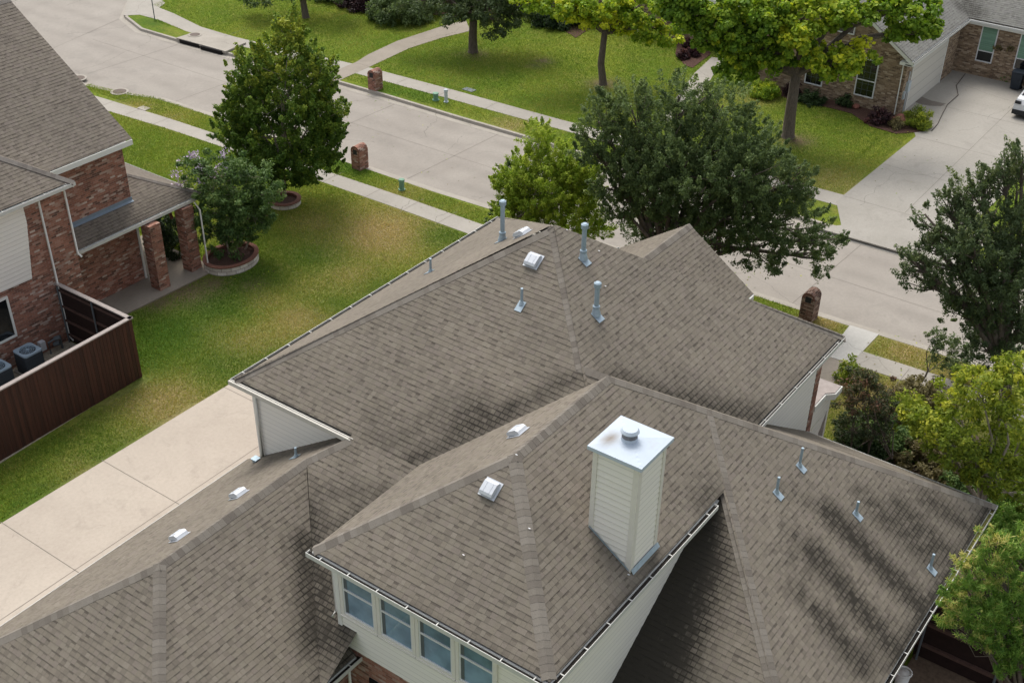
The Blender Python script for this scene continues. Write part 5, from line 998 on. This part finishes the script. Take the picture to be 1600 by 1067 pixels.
for a in [("shrub", 1440, 735, 1.1, .9, 'brown', "brownish low shrub just beyond the mossy far gutter"), ("shrub", 1490, 760, 1.2, 1.1, 'brown', "brown twiggy shrub nearest the mossy roof corner"), ("shrub", 1395, 715, .8, 1.0, 'myrtle', "bluish green shrub next to the reddish crepe myrtle"), ("shrub", 1465, 705, 1.1, 1.4, 'lime', "fresh green shrub below the airy elm"), ("shrub", 1595, 830, 1.5, 1.8, 'fern', "feathery green shrub at the right edge above the cedar"), ("shrub", 1575, 870, 1.2, 1.6, 'fern', "feathery green shrub tucked behind the cedar by the gutter"), ("shrub", 1360, 690, 1.1, 1.2, 'myrtle', "green undergrowth shrub beneath the reddish crepe myrtle"), ("shrub", 1430, 690, 1.3, 1.1, 'olive', "yellowish undergrowth shrub midway along the mossy gutter"), ("shrub", 1510, 800, 1.2, 1.3, 'myrtle', "mid green shrub at the outer end of the mossy gutter"), ("shrub", 1440, 630, 1.1, .8, 'brown', "low brown shrub on the sidewalk side of the elm"),
          ("shrub", 1570, 800, 1.3, 1.2, 'fern', "green shrub crowding the roof's outermost corner"), ("shrub", 1400, 660, 1.2, 1.0, 'olive', "olive ground shrub between crepe myrtle and elm"), ("shrub", 1530, 770, 1.1, 1.2, 'olive', "olive shrub behind the moss-filled gutter"),
          ("shrub", 1590, 760, 1.6, 1.8, 'lime', "tall green shrub cut by the right edge below the elm"), ("shrub", 1340, 720, 1., 1.0, 'dark', "dark shrub at the foot of the reddish crepe myrtle"),
          ("hedge_bush", 268, 392, 1.1, 1.6, 'dark', "black-green bush seen through the neighbour's porch columns"), ("shrub", 1325, 600, .5, 1.0, 'olive', "thin olive shrub rising beside the entrance path")]:
    n_, px, py, r_, h_, lf, lb = a; shrub(n_, px, py, r_, h_, lf, lb, group="shrubs at the side of the house" if n_ == "shrub" else None)
FB = "planting in front of the tan brick house"
for a in [("ornamental_grass", 1192, 150, .95, .7, 'yel', "variegated grassy clump beside the big maple trunk", .3, .12), ("shrub", 1268, 160, .8, .5, 'dark', "low dark green shrub under the window behind the maple trunk", .12, .5), ("shrub", 1320, 165, .5, .5, 'dark', "dark round shrub below the front window", .12, .5),
          ("shrub", 1372, 192, .62, .8, 'purple', "dark purple shrub between window and house corner", .12, .5), ("shrub", 1432, 196, .85, .85, 'olive', "yellow-green spiky shrub at the driveway corner", .25, .12), ("shrub", 1400, 200, .4, .4, 'brown', "dry brown shrub beside the red rock", .12, .4), ("shrub", 1240, 150, .5, .6, 'purple', "purple-black shrub directly behind the maple trunk", .12, .5)]:
    shrub(a[0], a[1], a[2], a[3], a[4], a[5], a[6], FB, a[7], 70, 14, .5, cr=.22, asp=a[8], frond=a[8] < .2)
for i, (px, lb) in enumerate(((1512, "broad-leaved plant against the brick at the garage end"), (1532, "broad-leaved plant directly under the first green blind"), (1552, "broad-leaved plant between the green blinds"), (1572, "broad-leaved plant nearest the wheeled bins"))):
    shrub("leafy_plant", px, 105+i*6, .55, .65, 'myrtle', lb, "broad-leaved plants under the blinds", .3, 40, 12, .5, cr=.25, asp=.35)
for px, py, r_, h_, lf, lb in ((625, 30, 2.0, 2.0, 'oak', "rounded green bush beside the footpath, near the mulch bed"), (655, 22, 1.5, 1.7, 'oak', "smaller green bush on the footpath side of the mulch"), (575, 8, 1.9, 1.2, 'purple', "dark reddish bush at the photo's top edge in mulch"), (860, 38, 1.5, 1.2, 'dark', "very dark bush under the yellow-green tree's canopy"),
                           (530, -6, 2., 1.4, 'dark', "dark bush at the top edge above the corner lawn"), (830, 18, 1.3, 1., 'dark', "dark bush between the black trunk and yellowing tree"), (720, 6, 2.2, 1.8, 'dark', "dark bush directly behind the black-trunked tree"), (900, 30, 2, 1.6, 'dark', "dark green bush behind the straight trunk")):
    shrub("bush", px, py, r_, h_, lf, lb, "bushes in the far mulch bed", .15, 90, 10, .42, cr=.35)
for px, py, lb in ((1067, 92, "dark red plant nearest the lawn in the round bed"), (1082, 88, "dark red plant nearest the footpath in the round bed"), (1075, 76, "taller dark plant at the back of the round bed")):
    shrub("bedding_plant", px, py, .4, .5, 'purple', lb, "dark plants in the round bed", .14, 50, 14, .6, cr=.18)
for px, py, r_, lb in ((1406, 192, .35, "red boulder at the corner bed"), (1337, 170, .2, "small reddish rock under the front window"), (1176, 118, .3, "terracotta coloured pot beside the far entrance")):
    c = gp(px, py); me = bpy.data.meshes.new("rock"); import bmesh; bm = bmesh.new(); bmesh.ops.create_icosphere(bm, subdivisions=3, radius=r_)
    for vv in bm.verts: k = 1+.18*math.sin(vv.co.x*13+vv.co.y*9)+.1*math.sin(vv.co.z*21); vv.co *= k; vv.co.z = vv.co.z*.8+r_*.4
    bm.to_mesh(me); bm.free(); me.materials.append(MT['rockr']); o = bpy.data.objects.new("rock", me); COL.objects.link(o); o.location = (c[0], -c[1], 0); tagit(o, lb, "rock", "reddish rocks in the far bed")
c_ = [gp(*q) for q in [(1417, 150), (1428, 147), (1440, 152), (1455, 158), (1478, 163), (1470, 167), (1450, 166), (1436, 163), (1424, 157)]]
mb = MB('damp'); mb.poly([(p[0], p[1], .0205) for p in c_]); mb.build("damp_patch", kind="structure")
# fallen leaves
mb = MB(LEAF['brown'], LEAF['yel'])
for (px, py, sx, sy, n) in ((450, 330, 90, 30, 60), (380, 440, 60, 30, 40), (940, 140, 90, 40, 90), (740, 110, 100, 50, 80), (1230, 215, 90, 40, 90), (1150, 420, 120, 30, 60), (1440, 560, 60, 40, 60), (700, 300, 120, 60, 40), (600, 170, 80, 30, 40), (1400, 240, 60, 60, 40)):
    for k in range(n):
        c = gp(px+rng.normal()*sx*.6, py+rng.normal()*sy*.6); z = -.125 if 22.9 < c[0] < 29.2 else .035
        if 10.8 < c[0] < 14.5 and c[1] > 3: continue
        t = rng.uniform(0, 6.28); a = np.array([math.cos(t), math.sin(t), rng.normal()*.2])*rng.uniform(.025, .05); b = np.array([-math.sin(t), math.cos(t), rng.normal()*.2])*rng.uniform(.015, .035); o_ = np.array([c[0], c[1], z]); mb.poly([o_-a, o_+b, o_+a, o_-b], k % 2, [(0, 0)]*4, tint=[rng.uniform(.3, 1)]*4)
mb.build("leaf_litter", kind="stuff")
# turf blades over the lawns in view
def inpoly(X, poly):
    c = np.zeros(len(X), bool); j = len(poly)-1
    for i in range(len(poly)):
        a, b = poly[i], poly[j]; k_ = ((a[1] > X[:, 1]) != (b[1] > X[:, 1])) & (X[:, 0] < (b[0]-a[0])*(X[:, 1]-a[1])/((b[1]-a[1]) or 1e-9)+a[0]); c ^= k_; j = i
    return c
def turf(name, regions, holes, n, h, label=None):
    X = []; A = [(r[1]-r[0])*(r[3]-r[2]) for r in regions]
    for r, a in zip(regions, A): m = int(n*a/sum(A)); X.append(np.stack([rng.uniform(r[0], r[1], m), rng.uniform(r[2], r[3], m)], 1))
    X = np.concatenate(X)
    for hpoly in holes: X = X[~inpoly(X, [tuple(p[:2]) for p in hpoly])]
    N = len(X); f = lambda k: np.max([w*np.exp(-((X[:, 0]-c[0])**2+(X[:, 1]-c[1])**2)/r**2) for c, r, w in PG[k]], axis=0)
    dry, lush_shadow, bare = f('dry'), f('lush_shadow'), f('bare'); keep = rng.uniform(0, 1, N) > bare*.9; X, dry, lush_shadow = X[keep], dry[keep], lush_shadow[keep]; N = len(X)
    base = np.concatenate([X, np.zeros((N, 1))], 1); an = rng.uniform(0, 6.283, N); s_ = np.stack([np.cos(an), np.sin(an), np.zeros(N)], 1)*.012*rng.uniform(.7, 1.5, (N, 1)); lean = np.concatenate([rng.normal(size=(N, 2))*.03, h*rng.uniform(.5, 1.2, (N, 1))], 1)
    q = np.stack([base-s_, base+s_, base+lean], 1).reshape(-1, 3); q[:, 1] *= -1
    pn = np.sin(X[:, 0]*.7+1.3*np.sin(X[:, 1]*.5))*np.sin(X[:, 1]*.9+X[:, 0]*.3); t = np.clip(.47+.13*pn+rng.normal(size=N)*.13+dry*.5-lush_shadow*.36, 0, 1)
    me = bpy.data.meshes.new(name); me.vertices.add(3*N); me.vertices.foreach_set("co", q.astype(np.float32).ravel()); me.loops.add(3*N); me.loops.foreach_set("vertex_index", np.arange(3*N, dtype=np.int32))
    me.polygons.add(N); me.polygons.foreach_set("loop_start", np.arange(0, 3*N, 3, dtype=np.int32)); me.polygons.foreach_set("loop_total", np.full(N, 3, dtype=np.int32)); me.update(calc_edges=True)
    a_ = me.attributes.new("tint", 'FLOAT', 'POINT'); a_.data.foreach_set("value", np.repeat(t, 3).astype(np.float32)); me.materials.append(TURF)
    o = bpy.data.objects.new(name, me); COL.objects.link(o); tagit(o, None, None, None, "stuff")
TURF = leafmat("turf_blades", [(0, (.045, .10, .012)), (1, (.40, .31, .15)), (.25, (.085, .15, .018)), (.5, (.165, .215, .032)), (.72, (.27, .255, .06))], .3)
PTH = [gp(*q) for q in [(505, 119), (531, 126), (580, 104), (640, 76), (690, 60), (735, 49), (728, 32), (690, 42), (620, 65), (575, 86), (556, 98)]]
nsw = [a for a, b in NSW]+[b for a, b in NSW[::-1]]; fsw = [a for a, b in FSW]+[b for a, b in FSW[::-1]]
ring1 = [(11.6+1.25*math.cos(t), -13.3+1.05*math.sin(t)) for t in np.linspace(0, 6.2, 16)]; ring2 = [(T1[0]+.8*math.cos(t), T1[1]+.8*math.sin(t)) for t in np.linspace(0, 6.2, 16)]
turf("grass", [(-6, 4, -9.3, -7.08), (4, 19.4, -13.3, -6.95), (5.55, 19.4, -6.95, -.3), (11, 19.4, -39, -13.3), (20.2, 21.7, -34, -6.5)], [ring1, ring2, nsw, [(20.2, -40), (20.75, -34), (21.1, -31.6), (21.85, -29.3), (23, -29.3), (23, -40)]], 330000, .07)
turf("grass", [(29.8, 50, -46, 3.2), (50, 62, -46, -22), (32.9, 42, 3.0, 4.2)], [PTH, fsw, [gp(*q) for q in [(1190, 140), (1240, 158), (1290, 168), (1330, 178), (1360, 198), (1400, 210), (1445, 206), (1448, 190), (1425, 180), (1410, 176), (1330, 150), (1240, 128), (1190, 120)]],
   [gp(*q) for q in [(1070, 135), (1085, 115), (1112, 90), (1135, 93), (1118, 112), (1100, 142), (1060, 190), (1030, 190)]], [(28.4, -36), (30.5, -36), (30.5, -31.7), (28.4, -31.7)], [gp(*q) for q in [(1055, 85), (1070, 103), (1082, 107), (1110, 86), (1112, 60), (1060, 62)]], [(43.4, -8), (60, -8), (60, 4), (43.4, 4)], [(28, -46), (33.6, -46), (33.6, -42.3), (31.9, -42.0), (31.6, -39.5), (28, -39.5)]], 400000, .08)
turf("grass", [(21.1, 22.3, 3.5, 9.0), (21.1, 22.4, 10.3, 15), (14, 19.9, 10.4, 13)], [nsw], 20000, .07)
# valves and pipes on the neighbour's wall
c = onp(88, 528, (0, 1, 0), -13.5); o = empty("backflow_valve", 3.1, -13.45, .03, "cluster of dark irrigation valves beside the neighbour's downspout", "valve")
mb = MB('post'); mb.tube([(2.9, -13.45, 0), (2.9, -13.45, .5), (3.4, -13.45, .55), (3.4, -13.45, 0)], .04, 8)
for z in (.3, .5): mb.tube([(3.0+z*.4, -13.5, z), (3.15+z*.4, -13.35, z+.06)], .09, 8)
mb.build("pipework", o)
mb = MB('ventw'); mb.box(2.6, 2.82, -13.68, -13.5, .25, .6); mb.build("valve_box", o)
for o in list(bpy.data.objects):
    if o.type == 'MESH' and o.data.name and len(o.data.polygons) == 0: bpy.data.objects.remove(o)
